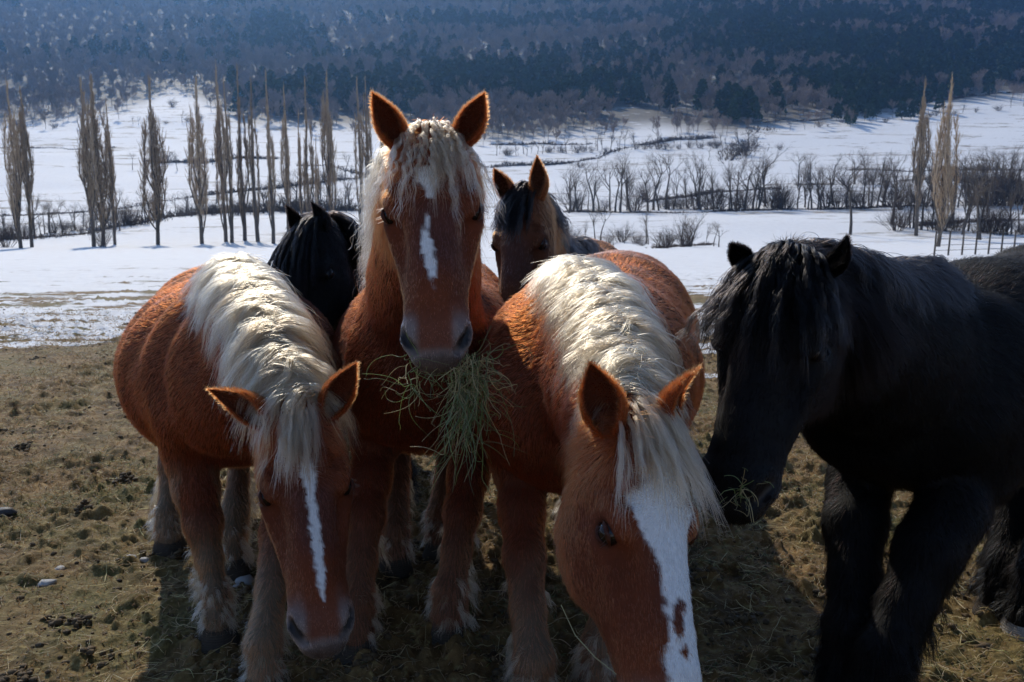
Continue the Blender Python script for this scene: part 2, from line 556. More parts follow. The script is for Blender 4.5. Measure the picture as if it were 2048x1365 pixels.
for i, (x, yb, yt, k_, w_) in enumerate([(1832, 472, 150, 0, 1.1), (1876, 494, 142, 3, 1.0)]):
    place_tree("poplar_tree", poplars[k_], ("trunk", "crown"), x, yb, yt, 12.5, ["slender bare poplar, left one of the pair rising behind the black horse", "bushier bare poplar, right one of the pair rising behind the black horse"][i], "tree", "pair of poplars on the right", wide=w_)

# bare trees of the valley
bt = [(1155, 422, 325, 2), (1240, 424, 290, 0), (1262, 424, 318, 1), (1332, 420, 285, 3), (1402, 421, 290, 1), (1428, 422, 320, 4), (1464, 421, 300, 4), (1490, 420, 310, 2), (1515, 420, 280, 1), (1293, 488, 400, 0),
      (1640, 418, 345, 3), (1700, 470, 300, 3), (1610, 415, 350, 4), (1765, 412, 305, 1), (1790, 414, 300, 4), (1742, 416, 320, 0), (1960, 480, 300, 2), (1975, 425, 290, 3), (2020, 440, 320, 0), (2045, 430, 310, 1), (1905, 440, 305, 2), (1925, 470, 350, 4), (1560, 418, 345, 2),
      (1185, 424, 330, 4)]
bt.sort()
for i, (x, yb, yt, k_) in enumerate(bt):
    place_tree("bare_tree", bares[k_], ("trunk", "crown"), x, yb, yt, 8.6, "leafless tree, %s from the left behind the horses on the right" % ORD[i], "tree", "bare trees in the right half of the valley")
bl = [(100, 470, 395, 0), (125, 470, 385, 3), (240, 462, 400, 2), (265, 340, 300, 3), (530, 420, 355, 1), (592, 420, 330, 2), (690, 420, 350, 4), (700, 415, 330, 1), (425, 330, 290, 0), (355, 342, 300, 4), (640, 415, 330, 4), (150, 460, 400, 1)]
bl.sort()
for i, (x, yb, yt, k_) in enumerate(bl):
    place_tree("bare_tree", bares[k_], ("trunk", "crown"), x, yb, yt, 8.6, "small leafless tree, %s from the left among and behind the poplars" % ORD[i], "tree", "bare trees in the left half of the valley")

# bushes: single ones that can be told apart, each its own thing
bs = [(330, 325, 292, 2.2), (660, 195 + 45, 215, 1.5), (300, 240, 225, 1.0), (12, 495, 425, 1.1), (1290, 400, 340, 1.2), (1490, 312, 262, 1.5), (1945, 408, 305, 1.4), (1985, 410, 288, 1.4), (2030, 406, 300, 1.4), (1965, 412, 320, 1.5), (2010, 412, 315, 1.5), (1160, 335, 315, 2.2), (1330, 497, 440, 1.3), (1375, 494, 420, 1.1), (1215, 495, 455, 1.0), (1440, 420, 378, 1.0), (1340, 420, 375, 1.2), (1800, 420, 380, 1.3), (1560, 300, 280, 1.2), (20, 345, 330, 1.6), (345, 215, 190, 1.2), (205, 495, 430, 0.9)]
bs.sort()
for i, (x, yb, yt, w_) in enumerate(bs):
    place_tree("bare_bush", bush_sets[i % 4], ("stems",), x, yb, yt, 2.4, "leafless bush on the snow, %s from the left in the valley" % ORD[i], "bush", "bare bushes in the valley", wide=w_)

# thicket saplings standing along the ditches
r_s = np.random.default_rng(21)
def thicket(x0, y0, x1, y1, n, h0, h1, lab, grp):
    for i in range(n):
        t = (i + r_s.random()) / n
        px = x0 + (x1 - x0) * t; py = y0 + (y1 - y0) * t + r_s.normal(0, 2.0)
        hh = r_s.uniform(h0, h1)
        if r_s.random() < .62: place_tree("sapling", bares[r_s.integers(0, 5)], ("trunk", "crown"), px, py, py - hh, 0, lab, "tree", grp, wide=r_s.uniform(.8, 1.3))
        else: place_tree("thicket_bush", bush_sets[r_s.integers(0, 4)], ("stems",), px, py, py - hh * .6, 0, lab.replace("sapling", "bush"), "bush", grp + " (bushes)", wide=r_s.uniform(1.0, 1.7))
thicket(1130, 424, 2050, 410, 88, 45, 135, "thin leafless sapling of the ditch row behind the bay and the black horse", "saplings of the right ditch row")
thicket(1590, 372, 2060, 365, 34, 35, 85, "small leafless sapling of the upper ditch row on the right", "saplings of the upper right ditch row")
thicket(1140, 486, 1450, 492, 18, 35, 95, "thin leafless sapling at the snow edge between the bay and the black horse", "saplings at the snow edge")
thicket(1780, 455, 2060, 470, 26, 60, 140, "leafless sapling crowding round the poplar pair on the right", "saplings round the right poplars")
thicket(0, 480, 330, 440, 36, 40, 95, "leafless sapling crowding behind the two leftmost poplars", "saplings behind the left poplars")
thicket(330, 432, 740, 422, 30, 30, 80, "leafless sapling of the scrub line behind the poplar row", "saplings behind the poplar row")
thicket(560, 375, 750, 350, 14, 30, 60, "small leafless sapling on the hedgerow bank behind the poplars", "saplings on the left bank")
thicket(990, 312, 1520, 290, 60, 20, 50, "small leafless sapling on the banks below the wood", "saplings below the wood")
thicket(1540, 262, 2050, 215, 20, 15, 34, "small leafless sapling on the snow slope below the right wood", "saplings on the right slope")
thicket(0, 262, 480, 240, 18, 15, 34, "small leafless sapling on the snow below the left wood", "saplings below the left wood")

# hedgerows: long low scrub strips on the field banks
r_h = np.random.default_rng(5)
def hedgerow(line, hpx, label, dens=1.0, mat=M_dark_twig):
    pts = []
    for (x0, y0), (x1, y1) in zip(line[:-1], line[1:]):
        n = max(2, int(abs(x1 - x0) / 5 * dens))
        for t in np.linspace(0, 1, n, endpoint=False):
            pts.append(hit(x0 + (x1 - x0) * t, y0 + (y1 - y0) * t))
    pts = np.array(pts)
    q2 = pts[:, :2]
    pts[:, 1] += (pts[:, 1] / 110) * 2.6 * fbm(np.stack([q2[:, 0] / 9, q2[:, 0] * 0 + pts[:, 1].mean()], -1), 91, 3)
    pts[:, 2] = terrain(pts[:, 0], pts[:, 1])
    vig = np.clip(0.75 + 1.3 * fbm(np.stack([q2[:, 0] / 7, q2[:, 0] * 0 + 5 + pts[:, 1].mean()], -1), 92, 3), 0.08, 1.7)
    paths, rads = [], []
    hm = hpx / FPX
    for p, vg in zip(pts, vig):
        hb = hm * p[1] * (0.45 + 0.75 * r_h.random()) * vg
        k_ = 9
        for j in range(k_):
            base = p + np.array([r_h.normal(0, hm * p[1] * 0.8), r_h.normal(0, 0.5), -0.05])
            tip = base + np.array([r_h.normal(0, 0.35), r_h.normal(0, 0.35), 1.0]) * hb * r_h.uniform(0.4, 1.15)
            mid = (base + tip) / 2 + r_h.normal(0, 0.1, 3) * hb
            paths.append(np.array([base, mid, tip])); rads.append(np.array([0.04, 0.03, 0.012]) * (p[1] / 110))
            for q_ in range(2):
                e = mid + np.array([r_h.normal(0, 0.5), r_h.normal(0, 0.5), 0.35]) * hb * 0.6
                paths.append(np.array([mid, (mid + e) / 2 + r_h.normal(0, 0.04, 3) * hb, e])); rads.append(np.array([0.03, 0.02, 0.01]) * (p[1] / 110))
    v, f = tube_mesh(np.array(paths), np.array(rads), 3)
    # earth bank under the scrub
    bank = []
    for i in range(len(pts)):
        w_ = 0.30 * hm * pts[i][1] * (0.5 + r_h.random()) * vig[i]
        for a, zz in ((-1.6, -0.15), (-0.6, 0.55 * w_), (0.5, 0.7 * w_), (1.6, -0.15)):
            bank.append(pts[i] + np.array([0, a * w_, 0]) * 1.0 + np.array([0, 0, zz]))
    nb = len(v)
    bf = []
    for i in range(len(pts) - 1):
        for j in range(3):
            a = nb + i * 4 + j
            bf.append((a, a + 4, a + 5, a + 1))
    V = np.concatenate([v, np.array(bank)]); F = np.concatenate([f, np.array(bf)])
    o = mesh_obj("hedgerow", V, F, mat)
    tag(o, label, "hedgerow", "scrubby hedgerows on the field banks")
hedgerow([(-60, 432), (60, 430), (160, 425), (260, 415), (330, 400), (430, 388), (560, 375), (640, 365), (745, 352)], 14, "long dark hedgerow climbing behind the poplars from the left edge", 1.1)
hedgerow([(0, 480), (60, 478), (160, 470), (230, 455), (270, 450), (330, 436), (420, 428), (560, 422), (730, 420)], 22, "nearest dark scrub line behind the feet of the poplars", 1.1)
hedgerow([(290, 330), (420, 322), (480, 316), (560, 318)], 8, "short hedgerow in the middle of the left snowfield", 1.0)
hedgerow([(600, 332), (660, 330), (720, 345), (760, 350)], 10, "short hedgerow behind the poplars nearest the tall chestnut", 1.0)
hedgerow([(1130, 424), (1240, 425), (1400, 424), (1560, 420), (1700, 417), (1850, 413), (2060, 408)], 5, "long low hedgerow right behind the bay horse and bare trees", 1.2)
hedgerow([(1290, 405), (1380, 395), (1440, 385), (1570, 380)], 6, "slanting hedgerow in the middle of the right snowfield", 1.0)
hedgerow([(980, 336), (1060, 333), (1130, 330), (1200, 318), (1240, 300), (1320, 285), (1430, 275)], 9, "dark scrub line climbing beside the snow terrace to the wood", 1.1)
hedgerow([(985, 290), (1080, 290), (1170, 294), (1190, 290)], 7, "scrub along the top edge of the small snow terrace", 1.1)
hedgerow([(1460, 322), (1480, 300), (1510, 270), (1525, 255)], 22, "steep thick hedge running down from the wood on the right", 3.0, M_twig)
hedgerow([(1700, 342), (1760, 340), (1850, 345), (2060, 340)], 9, "hedgerow crossing behind the poplar pair", 1.0)
hedgerow([(1600, 372), (1700, 366), (1850, 360), (2060, 366)], 5, "faint hedgerow below the round bush on the right", 1.0)
hedgerow([(1310, 497), (1345, 494), (1380, 492), (1425, 490)], 9, "dark scrub clump at the snow edge beside the black horse's ear", 2.0)
hedgerow([(1830, 452), (1900, 448), (2060, 440)], 9, "scrub line behind the black horse's rump", 1.0)
hedgerow([(0, 296), (60, 296), (140, 300), (230, 296)], 4, "faint hedgerow across the upper left snowfield", 1.0)
hedgerow([(1530, 246), (1640, 238), (1700, 225), (1780, 212), (1900, 198), (2060, 182)], 5, "thin scrub along the lower edge of the wood on the right", 1.0)

# ------------------------------------------------------------------ wooded hillside
def pine_proto(seed, H=9.0):
    r = np.random.default_rng(seed)
    V, F = [], []
    n = 300
    for i in range(n):
        t = r.uniform(0.16, 1.0)
        rr = H * 0.35 * (1 - t) ** 0.55 * (0.55 + 0.45 * r.random()) + 0.1
        a = r.uniform(0, 2 * math.pi)
        c = np.array([math.cos(a) * rr, math.sin(a) * rr, H * t])
        s_ = H * r.uniform(0.05, 0.09)
        d1 = nrm(r.normal(0, 1, 3) * (1, 1, 0.5)); d2 = nrm(np.cross(d1, r.normal(0, 1, 3)))
        b = len(V)
        V += [c - d1 * s_, c + d2 * s_ * 0.8, c + d1 * s_ * 1.1, c - d2 * s_ * 0.7 + np.array([0, 0, -0.2 * s_])]
        F.append((b, b + 1, b + 2, b + 3))
    me = as_mesh("pine_crown", (np.array(V), np.array(F)), M_needle)
    z = np.linspace(0, 1, 4)
    tv = tube_mesh(np.stack([0 * z, 0 * z, z * H * 0.8], -1)[None], (0.14 * (1 - 0.7 * z))[None], 5)
    return me, as_mesh("pine_trunk", tv, M_bark)

def hill_tree_proto(seed, H=8.0):
    r = np.random.default_rng(seed)
    out = []
    grow(r, (0, 0, 0), (0, 0, 1), H * 0.6, 0.10, 3, out, 0.16, 0.5, (5, 6), 3, 0.10, 0.3)
    s_ = out
    v, f = tube_mesh(np.array([o[0] for o in s_]), np.array([np.maximum(o[1], 0.045) for o in s_]), 3)
    return as_mesh("hill_tree_branches", (v, f), M_wood_twig)

pines = [pine_proto(400 + i) for i in range(4)]
hills = [hill_tree_proto(500 + i) for i in range(4)]

r_f = np.random.default_rng(11)
cand = []
yb = 235.0
while yb < 1050:
    step = 4.6 + (yb - 255) * 0.0045
    hw = yb * 0.63 + 25
    xs = np.arange(-hw, hw, step * 0.95)
    c = np.stack([xs + r_f.uniform(-0.5, 0.5, len(xs)) * step, yb + r_f.uniform(-0.5, 0.5, len(xs)) * step], -1)
    cand.append(c); yb += step
cand = np.concatenate(cand)
cz = terrain(cand[:, 0], cand[:, 1])
cpx, cpy = topx(np.concatenate([cand, cz[:, None]], 1))
inside = (cpy < forest_edge(cpx) + r_f.normal(0, 8, len(cpx)) + 16 * fbm(cand / 22.0, 66, 3) + np.where(r_f.random(len(cpx)) < .06, 34, 0))
openness = fbm(cand / 38.0, 61, 3)
keep = inside & (openness + r_f.normal(0, 0.10, len(cpx)) < 0.30 + sstep(200, 60, cpy) * 0.5) & (r_f.random(len(cpx)) < 0.88)
cand, cz, cpx, cpy = cand[keep], cz[keep], cpx[keep], cpy[keep]
pinef = fbm(cand / np.array([70.0, 45.0]), 63, 3) * 1.5 + np.interp(cpx, [0, 500, 900, 1150, 1500, 2048], [-0.52, -0.36, -0.12, 0.10, 0.20, 0.40]) + np.interp(cpy, [0, 60, 120, 240], [0.25, -0.02, -0.05, -0.05]) - 0.30 * sstep(-45, -5, cpy - forest_edge(cpx))
is_pine = pinef + r_f.normal(0, 0.22, len(cpx)) > 0.12
size = r_f.uniform(0.8, 1.3, len(cpx)) * np.where(is_pine, 0.95, 1.05) * (1 + 0.25 * sstep(350, 650, cand[:, 1]))
size *= 1 - 0.35 * sstep(-30, 4, cpy - forest_edge(cpx))
d_ = cand[:, 1]
order = np.argsort(d_)
in_view = (cpx > -20) & (cpx < 2068) & (cpy > -30)
def hill_tree(i, pine):
    e_loc = (cand[i, 0], cand[i, 1], cz[i] - 0.1)
    if pine:
        e = empty("pine_tree", e_loc, "dark green pine near the lower edge of the hillside wood", "tree", "pines along the lower wood", rz=r_f.uniform(0, 6.28), sc=size[i])
        for me, pn in zip(pines[i % 4], ("crown", "trunk")):
            o = bpy.data.objects.new(pn, me); COL.objects.link(o); o.parent = e
    else:
        o = bpy.data.objects.new("hill_tree", hills[i % 4]); COL.objects.link(o)
        o.location = e_loc; o.rotation_euler = (0, 0, r_f.uniform(0, 6.28)); o.scale = (size[i],) * 3
        tag(o, "leafless tree near the lower edge of the hillside wood", "tree", "leafless trees along the lower wood")
single = np.zeros(len(cand), bool)
for pine, lim in ((True, 290), (False, 290)):
    s_ = [i for i in order if is_pine[i] == pine and in_view[i]][:lim]
    for i in s_:
        hill_tree(i, pine)
    single[s_] = True

def forest_stuff(name, protos, sel, label):
    n = int(sel.sum())
    me = bpy.data.meshes.new(name)
    me.vertices.add(n)
    me.vertices.foreach_set("co", np.concatenate([cand[sel], cz[sel][:, None] - 0.1], 1).astype(np.float32).ravel())
    for k_, dt, arr in (("tree_size", 'FLOAT', size[sel]), ("tree_turn", 'FLOAT', r_f.uniform(0, 6.28, n)), ("tree_kind", 'INT', r_f.integers(0, len(protos), n))):
        a = me.attributes.new(k_, dt, 'POINT'); a.data.foreach_set("value", arr.astype(np.int32 if dt == 'INT' else np.float32))
    o = bpy.data.objects.new(name, me); COL.objects.link(o)
    ng = bpy.data.node_groups.new(name + "_nodes", 'GeometryNodeTree')
    ng.interface.new_socket("Geometry", in_out='INPUT', socket_type='NodeSocketGeometry')
    ng.interface.new_socket("Geometry", in_out='OUTPUT', socket_type='NodeSocketGeometry')
    N = ng.nodes.new; L = ng.links.new
    gi, go, join = N('NodeGroupInput'), N('NodeGroupOutput'), N('GeometryNodeJoinGeometry')
    for k_, meshes in enumerate(protos):
        src = bpy.data.objects.new(name + "_source", meshes)
        oi = N('GeometryNodeObjectInfo'); oi.inputs['Object'].default_value = src; oi.inputs['As Instance'].default_value = False
        ip = N('GeometryNodeInstanceOnPoints')
        def att(nm, dt):
            a = N('GeometryNodeInputNamedAttribute'); a.data_type = dt; a.inputs[0].default_value = nm; return a.outputs[0]
        cmp_ = N('FunctionNodeCompare'); cmp_.data_type = 'INT'; cmp_.operation = 'EQUAL'
        L(att("tree_kind", 'INT'), cmp_.inputs[2]); cmp_.inputs[3].default_value = k_
        cx = N('ShaderNodeCombineXYZ'); L(att("tree_turn", 'FLOAT'), cx.inputs[2])
        L(gi.outputs[0], ip.inputs['Points']); L(cmp_.outputs[0], ip.inputs['Selection'])
        L(oi.outputs['Geometry'], ip.inputs['Instance']); L(cx.outputs[0], ip.inputs['Rotation']); L(att("tree_size", 'FLOAT'), ip.inputs['Scale'])
        L(ip.outputs[0], join.inputs[0])
    L(join.outputs[0], go.inputs[0])
    md = o.modifiers.new("scatter", 'NODES'); md.node_group = ng
    tag(o, label, "wood", kind="stuff")
def joined(meshes):
    vs, fs, ms, n = [], [], [], 0
    a = bpy.data.meshes.new("pine_whole")
    bm_ = bmesh.new()
    for m in meshes: bm_.from_mesh(m)
    bm_.to_mesh(a); bm_.free()
    a.materials.append(meshes[0].materials[0])
    return a
forest_stuff("pine_forest", [p_[0] for p_ in pines], is_pine & ~single, "dark green pine wood covering the hillside")
forest_stuff("bare_forest", hills, ~is_pine & ~single, "grey brown leafless wood covering the hillside")
print("forest trees", len(cand), int(is_pine.sum()))

# ------------------------------------------------------------------ wire fence at the far edge of the pasture, right
f0, f1 = hit(1868, 512), hit(2075, 506)
fen = empty("wire_fence", tuple(f0), "low wire fence with thin grey posts beyond the black horse's back", "fence")
for i in range(9):
    t = i / 8
    p = f0 + (f1 - f0) * t; p[2] = float(terrain(p[0], p[1]))
    v, f = tube_mesh(np.array([[p - f0 + [0, 0, -.2], p - f0 + [0.02, 0, .55], p - f0 + [0.03, 0, 1.15]]]), np.array([[.045, .042, .038]]), 6)
    mesh_obj("post", v, f, M_bark, fen)
for z_ in (.25, .5, .78, 1.05):
    pts_ = [f0 + (f1 - f0) * t for t in np.linspace(0, 1, 9)]
    pts_ = np.array([[q_[0], q_[1], float(terrain(q_[0], q_[1])) + z_] for q_ in pts_]) - f0
    v, f = tube_mesh(pts_[None], np.full((1, 9), .012), 4)
    mesh_obj("wire", v, f, M_bark, fen)
# ------------------------------------------------------------------ signed-distance body building
class Field:
    def __init__(s, lo, hi, h):
        s.h = h
        s.lo = np.array(lo, float)
        s.n = np.ceil((np.array(hi) - s.lo) / h).astype(int) + 1
        s.g = np.full(s.n, 0.12, dtype=np.float32)
        s.prims = []
    def _box(s, lo, hi):
        a = np.clip(np.floor((np.array(lo) - s.lo) / s.h).astype(int), 0, s.n)
        b = np.clip(np.ceil((np.array(hi) - s.lo) / s.h).astype(int) + 1, 0, s.n)
        return a, b
    def _pts(s, a, b):
        ax = [(np.arange(a[i], b[i]) * s.h + s.lo[i]).astype(np.float32) for i in range(3)]
        X, Y, Z = np.meshgrid(*ax, indexing='ij')
        return np.stack([X, Y, Z], -1)
    def _merge(s, a, b, d, k, sub):
        cur = s.g[a[0]:b[0], a[1]:b[1], a[2]:b[2]]
        if sub:
            d = -d
            hh = np.maximum(k - np.abs(cur - d), 0) / k
            cur[...] = np.maximum(cur, d) + hh * hh * k * 0.25
        else:
            hh = np.maximum(k - np.abs(cur - d), 0) / k
            cur[...] = np.minimum(cur, d) - hh * hh * k * 0.25
    def seg(s, p0, p1, r0, r1, side, k=0.05, sub=False):
        """elliptical tapered segment; r = (lateral, other)"""
        p0, p1, side = (np.asarray(v, float) for v in (p0, p1, side))
        r0 = np.array(r0 if np.ndim(r0) else (r0, r0), float); r1 = np.array(r1 if np.ndim(r1) else (r1, r1), float)
        m = max(r0.max(), r1.max()) + k + 2 * s.h
        a, b = s._box(np.minimum(p0, p1) - m, np.maximum(p0, p1) + m)
        if np.any(b <= a): return
        q = s._pts(a, b)
        ax = p1 - p0; L = np.linalg.norm(ax); ax = ax / max(L, 1e-6)
        sd = side - ax * (side @ ax); sd = nrm(sd)
        up = np.cross(ax, sd)
        w = q - p0.astype(np.float32)
        t = w @ ax.astype(np.float32)
        tc = np.clip(t / L, 0, 1)
        e = t - tc * L
        l = w @ sd.astype(np.float32); u = w @ up.astype(np.float32)
        ts = tc
        rl = r0[0] + (r1[0] - r0[0]) * ts; ru = r0[1] + (r1[1] - r0[1]) * ts
        rm = np.minimum(rl, ru)
        k0 = np.sqrt((l / rl) ** 2 + (u / ru) ** 2 + (e / rm) ** 2)
        k1 = np.sqrt((l / rl ** 2) ** 2 + (u / ru ** 2) ** 2 + (e / rm ** 2) ** 2)
        d = np.where(k1 > 1e-4, k0 * (k0 - 1) / np.maximum(k1, 1e-4), -rm)
        s._merge(a, b, d.astype(np.float32), k, sub)
    def ell(s, c, r, axes, k=0.04, sub=False):
        c = np.asarray(c, float); r = np.asarray(r, float); axes = np.asarray(axes, float)
        m = r.max() + k + 2 * s.h
        a, b = s._box(c - m, c + m)
        if np.any(b <= a): return
        q = (s._pts(a, b) - c.astype(np.float32)) @ axes.T.astype(np.float32)
        rf = r.astype(np.float32)
        k0 = np.sqrt(((q / rf) ** 2).sum(-1)); k1 = np.sqrt(((q / rf ** 2) ** 2).sum(-1))
        d = np.where(k1 > 1e-4, k0 * (k0 - 1) / np.maximum(k1, 1e-4), -r.min())
        s._merge(a, b, d.astype(np.float32), k, sub)
    def value(s, p):
        q = (np.asarray(p) - s.lo) / s.h
        q = np.clip(q, 0, np.array(s.n) - 1.001)
        i = q.astype(int); f = q - i
        r = 0
        for dx in (0, 1):
            for dy in (0, 1):
                for dz in (0, 1):
                    w = (f[..., 0] if dx else 1 - f[..., 0]) * (f[..., 1] if dy else 1 - f[..., 1]) * (f[..., 2] if dz else 1 - f[..., 2])
                    r = r + w * s.g[i[..., 0] + dx, i[..., 1] + dy, i[..., 2] + dz]
        return r
    def grad(s, p):
        e = s.h
        return nrm(np.stack([s.value(p + np.eye(3)[i] * e) - s.value(p - np.eye(3)[i] * e) for i in range(3)], -1))
    def mesh(s):
        fg = openvdb.FloatGrid()
        fg.background = 0.12
        fg.copyFromArray(np.ascontiguousarray(s.g))
        v, t, q = fg.convertToPolygons(isovalue=0.0, adaptivity=0.0)
        v = v * s.h + s.lo
        return v.astype(np.float32), t, q

# ------------------------------------------------------------------ hair and skin materials
def hair_mat(name, rough=0.35, radial=0.5, ior=1.55, coat=0.0):
    g = Nodes(name)
    hb = g.n("ShaderNodeBsdfHairPrincipled")
    hb.parametrization = 'COLOR'
    a = g.attr("tint")
    g.set(hb.inputs["Color"], a.outputs["Color"])
    hb.inputs["Roughness"].default_value = rough
    hb.inputs["IOR"].default_value = ior
    hb.inputs["Radial Roughness"].default_value = radial
    try:
        hb.inputs["Random Color"].default_value = 0.0
        hb.inputs["Random Roughness"].default_value = 0.1
        hb.inputs["Coat"].default_value = coat
    except Exception:
        pass
    g.t.links.new(hb.outputs[0], g.out.inputs[0])
    return g.m
M_coat = hair_mat("coat_hair", 0.42, 0.6, 1.42)
M_mane = hair_mat("mane_hair", 0.34, 0.5, 1.5)
M_coat_black = hair_mat("black_coat_hair", 0.40, 0.6, 1.16)
M_mane_black = hair_mat("black_mane_hair", 0.28, 0.5, 1.2)
def skin_mat(name):
    g = Nodes(name)
    n = g.noise(90, 3, 0.6, g.n("ShaderNodeNewGeometry").outputs["Position"])
    c = g.mix(0.45, g.attr("tint").outputs["Color"], n.outputs[0], 'MULTIPLY')
    g.bsdf(c, g.attr("gloss").outputs["Fac"], bump=n, bstr=0.25, bdist=0.004, spec=0.25)
    return g.m
M_skin = skin_mat("horse_skin")
def plain_mat(name, col, rough, spec=0.4, scale=30, amt=0.35):
    g = Nodes(name)
    n = g.noise(scale, 4, 0.6, g.n("ShaderNodeTexCoord").outputs["Object"])
    g.bsdf(g.mix(g.math('MULTIPLY', n.outputs[0], amt), col, tuple(c * 2.0 for c in col)), rough, bump=n, bstr=0.2, bdist=0.004, spec=spec)
    return g.m
g = Nodes("dark_eye"); g.bsdf((0.010, 0.005, 0.003), 0.10, spec=0.35); M_eye = g.m
def hoof_mat(name, c1, c2):
    g = Nodes(name)
    tc = g.n("ShaderNodeTexCoord").outputs["Object"]
    w = g.n("ShaderNodeTexWave", bands_direction='Z')
    g.set(w.inputs["Vector"], tc); w.inputs["Scale"].default_value = 45; w.inputs["Distortion"].default_value = 2.5
    n = g.noise(25, 4, 0.6, tc)
    g.bsdf(g.mix(n.outputs[0], c1, c2), 0.75, bump=w.outputs[0], bstr=0.4, bdist=0.003, spec=0.12)
    return g.m
M_hoof = hoof_mat("dark_hoof", (0.022, 0.017, 0.013), (0.085, 0.066, 0.048))
M_hoof_pale = hoof_mat("pale_hoof", (0.20, 0.18, 0.15), (0.42, 0.38, 0.33))

# head profile: distance along the face from poll, half width, half depth, centre below the face line
HEAD = [(0.00, .082, .078, -.085), (.06, .100, .098, -.096), (.13, .114, .112, -.104), (.20, .113, .120, -.112), (.27, .099, .116, -.112), (.34, .083, .100, -.099), (.41, .073, .084, -.085),
        (.48, .071, .073, -.074), (.54, .076, .068, -.069), (.585, .064, .058, -.068)]

class _Wide:
    def __init__(q, fd, hw): q.fd, q.hw = fd, hw
    def seg(q, p0, p1, r0, r1, side, k=.05, sub=False):
        w_ = lambda r_: (r_[0] * q.hw, r_[1]) if np.ndim(r_) else (r_ * q.hw, r_)
        q.fd.seg(p0, p1, w_(r0), w_(r1), side, k, sub)
    def ell(q, c, r_, axes, k=.04, sub=False): q.fd.ell(c, (r_[0], r_[1] * q.hw, r_[2]), axes, k, sub)
def head_field(fd, Hd, s, hw=1.0):
    fd = _Wide(fd, hw)
    Pp, u, v, w = Hd
    def L(a, b, c): return Pp + (u * a + v * b * hw + w * c) * s
    for (u0, a0, b0, c0), (u1, a1, b1, c1) in zip(HEAD[:-1], HEAD[1:]):
        fd.seg(L(u0, 0, c0), L(u1, 0, c1), (a0 * s, b0 * s), (a1 * s, b1 * s), v, 0.02 * s)
    A = [u, v, w]
    # flat forehead, cheeks and jaw
    fd.ell(L(.10, 0, -.045), (.10 * s, .088 * s, .045 * s), A, .03 * s)
    for sg in (-1, 1):
        fd.ell(L(.215, sg * .052, -.165), (.125 * s, .046 * s, .098 * s), A, .035 * s)
        fd.ell(L(.186, sg * .088, -.036), (.046 * s, .028 * s, .030 * s), A, .03 * s)        # brow
        fd.seg(L(.225, sg * .098, -.078), L(.40, sg * .064, -.080), .021 * s, .012 * s, v, .018 * s)   # cheek ridge
        fd.ell(L(.548, sg * .055, -.047), (.046 * s, .028 * s, .040 * s), A, .015 * s)       # nostril wing
    fd.seg(L(.14, 0, -.018), L(.46, 0, -.020), (.040 * s, .020 * s), (.024 * s, .016 * s), v, .04 * s)   # nasal bone
    fd.ell(L(.596, 0, -.078), (.034 * s, .050 * s, .036 * s), A, .02 * s)                  # upper lip
    fd.ell(L(.580, 0, -.135), (.045 * s, .040 * s, .026 * s), A, .018 * s)                  # lower lip
    fd.ell(L(.545, 0, -.150), (.028 * s, .030 * s, .022 * s), A, .02 * s)                   # chin
    fd.seg(L(.30, 0, -.175), L(.54, 0, -.128), (.042 * s, .030 * s), (.030 * s, .022 * s), v, .03 * s)  # lower jaw
    # mouth line
    for sg in (-1, 1):
        fd.seg(L(.605, sg * .02, -.113), L(.50, sg * .050, -.112), (.010 * s, .0035 * s), (.006 * s, .003 * s), v, .008 * s, True)
        fd.ell(L(.31, sg * .082, -.040), (.07 * s, .018 * s, .022 * s), A, .03 * s, True)      # hollow beside the nasal bone
        fd.ell(L(.145, sg * .080, -.012), (.022 * s, .016 * s, .014 * s), A, .02 * s, True)     # hollow above the eye
        # nostrils: slanting comma hollows
        fd.seg(L(.590, sg * .056, -.034), L(.532, sg * .080, -.034), (.014 * s, .020 * s), (.011 * s, .020 * s), v, .007 * s, True)
        fd.seg(L(.590, sg * .046, -.030), L(.600, sg * .028, -.050), (.008 * s, .010 * s), (.005 * s, .006 * s), v, .008 * s, True)
        # eye socket
        fd.ell(L(.210, sg * .122, -.049), (.027 * s, .026 * s, .0165 * s), A, .006 * s, True)
    fd.ell(L(.11, 0, -.215), (.07 * s, .04 * s, .04 * s), A, .05 * s, True)                 # throat latch

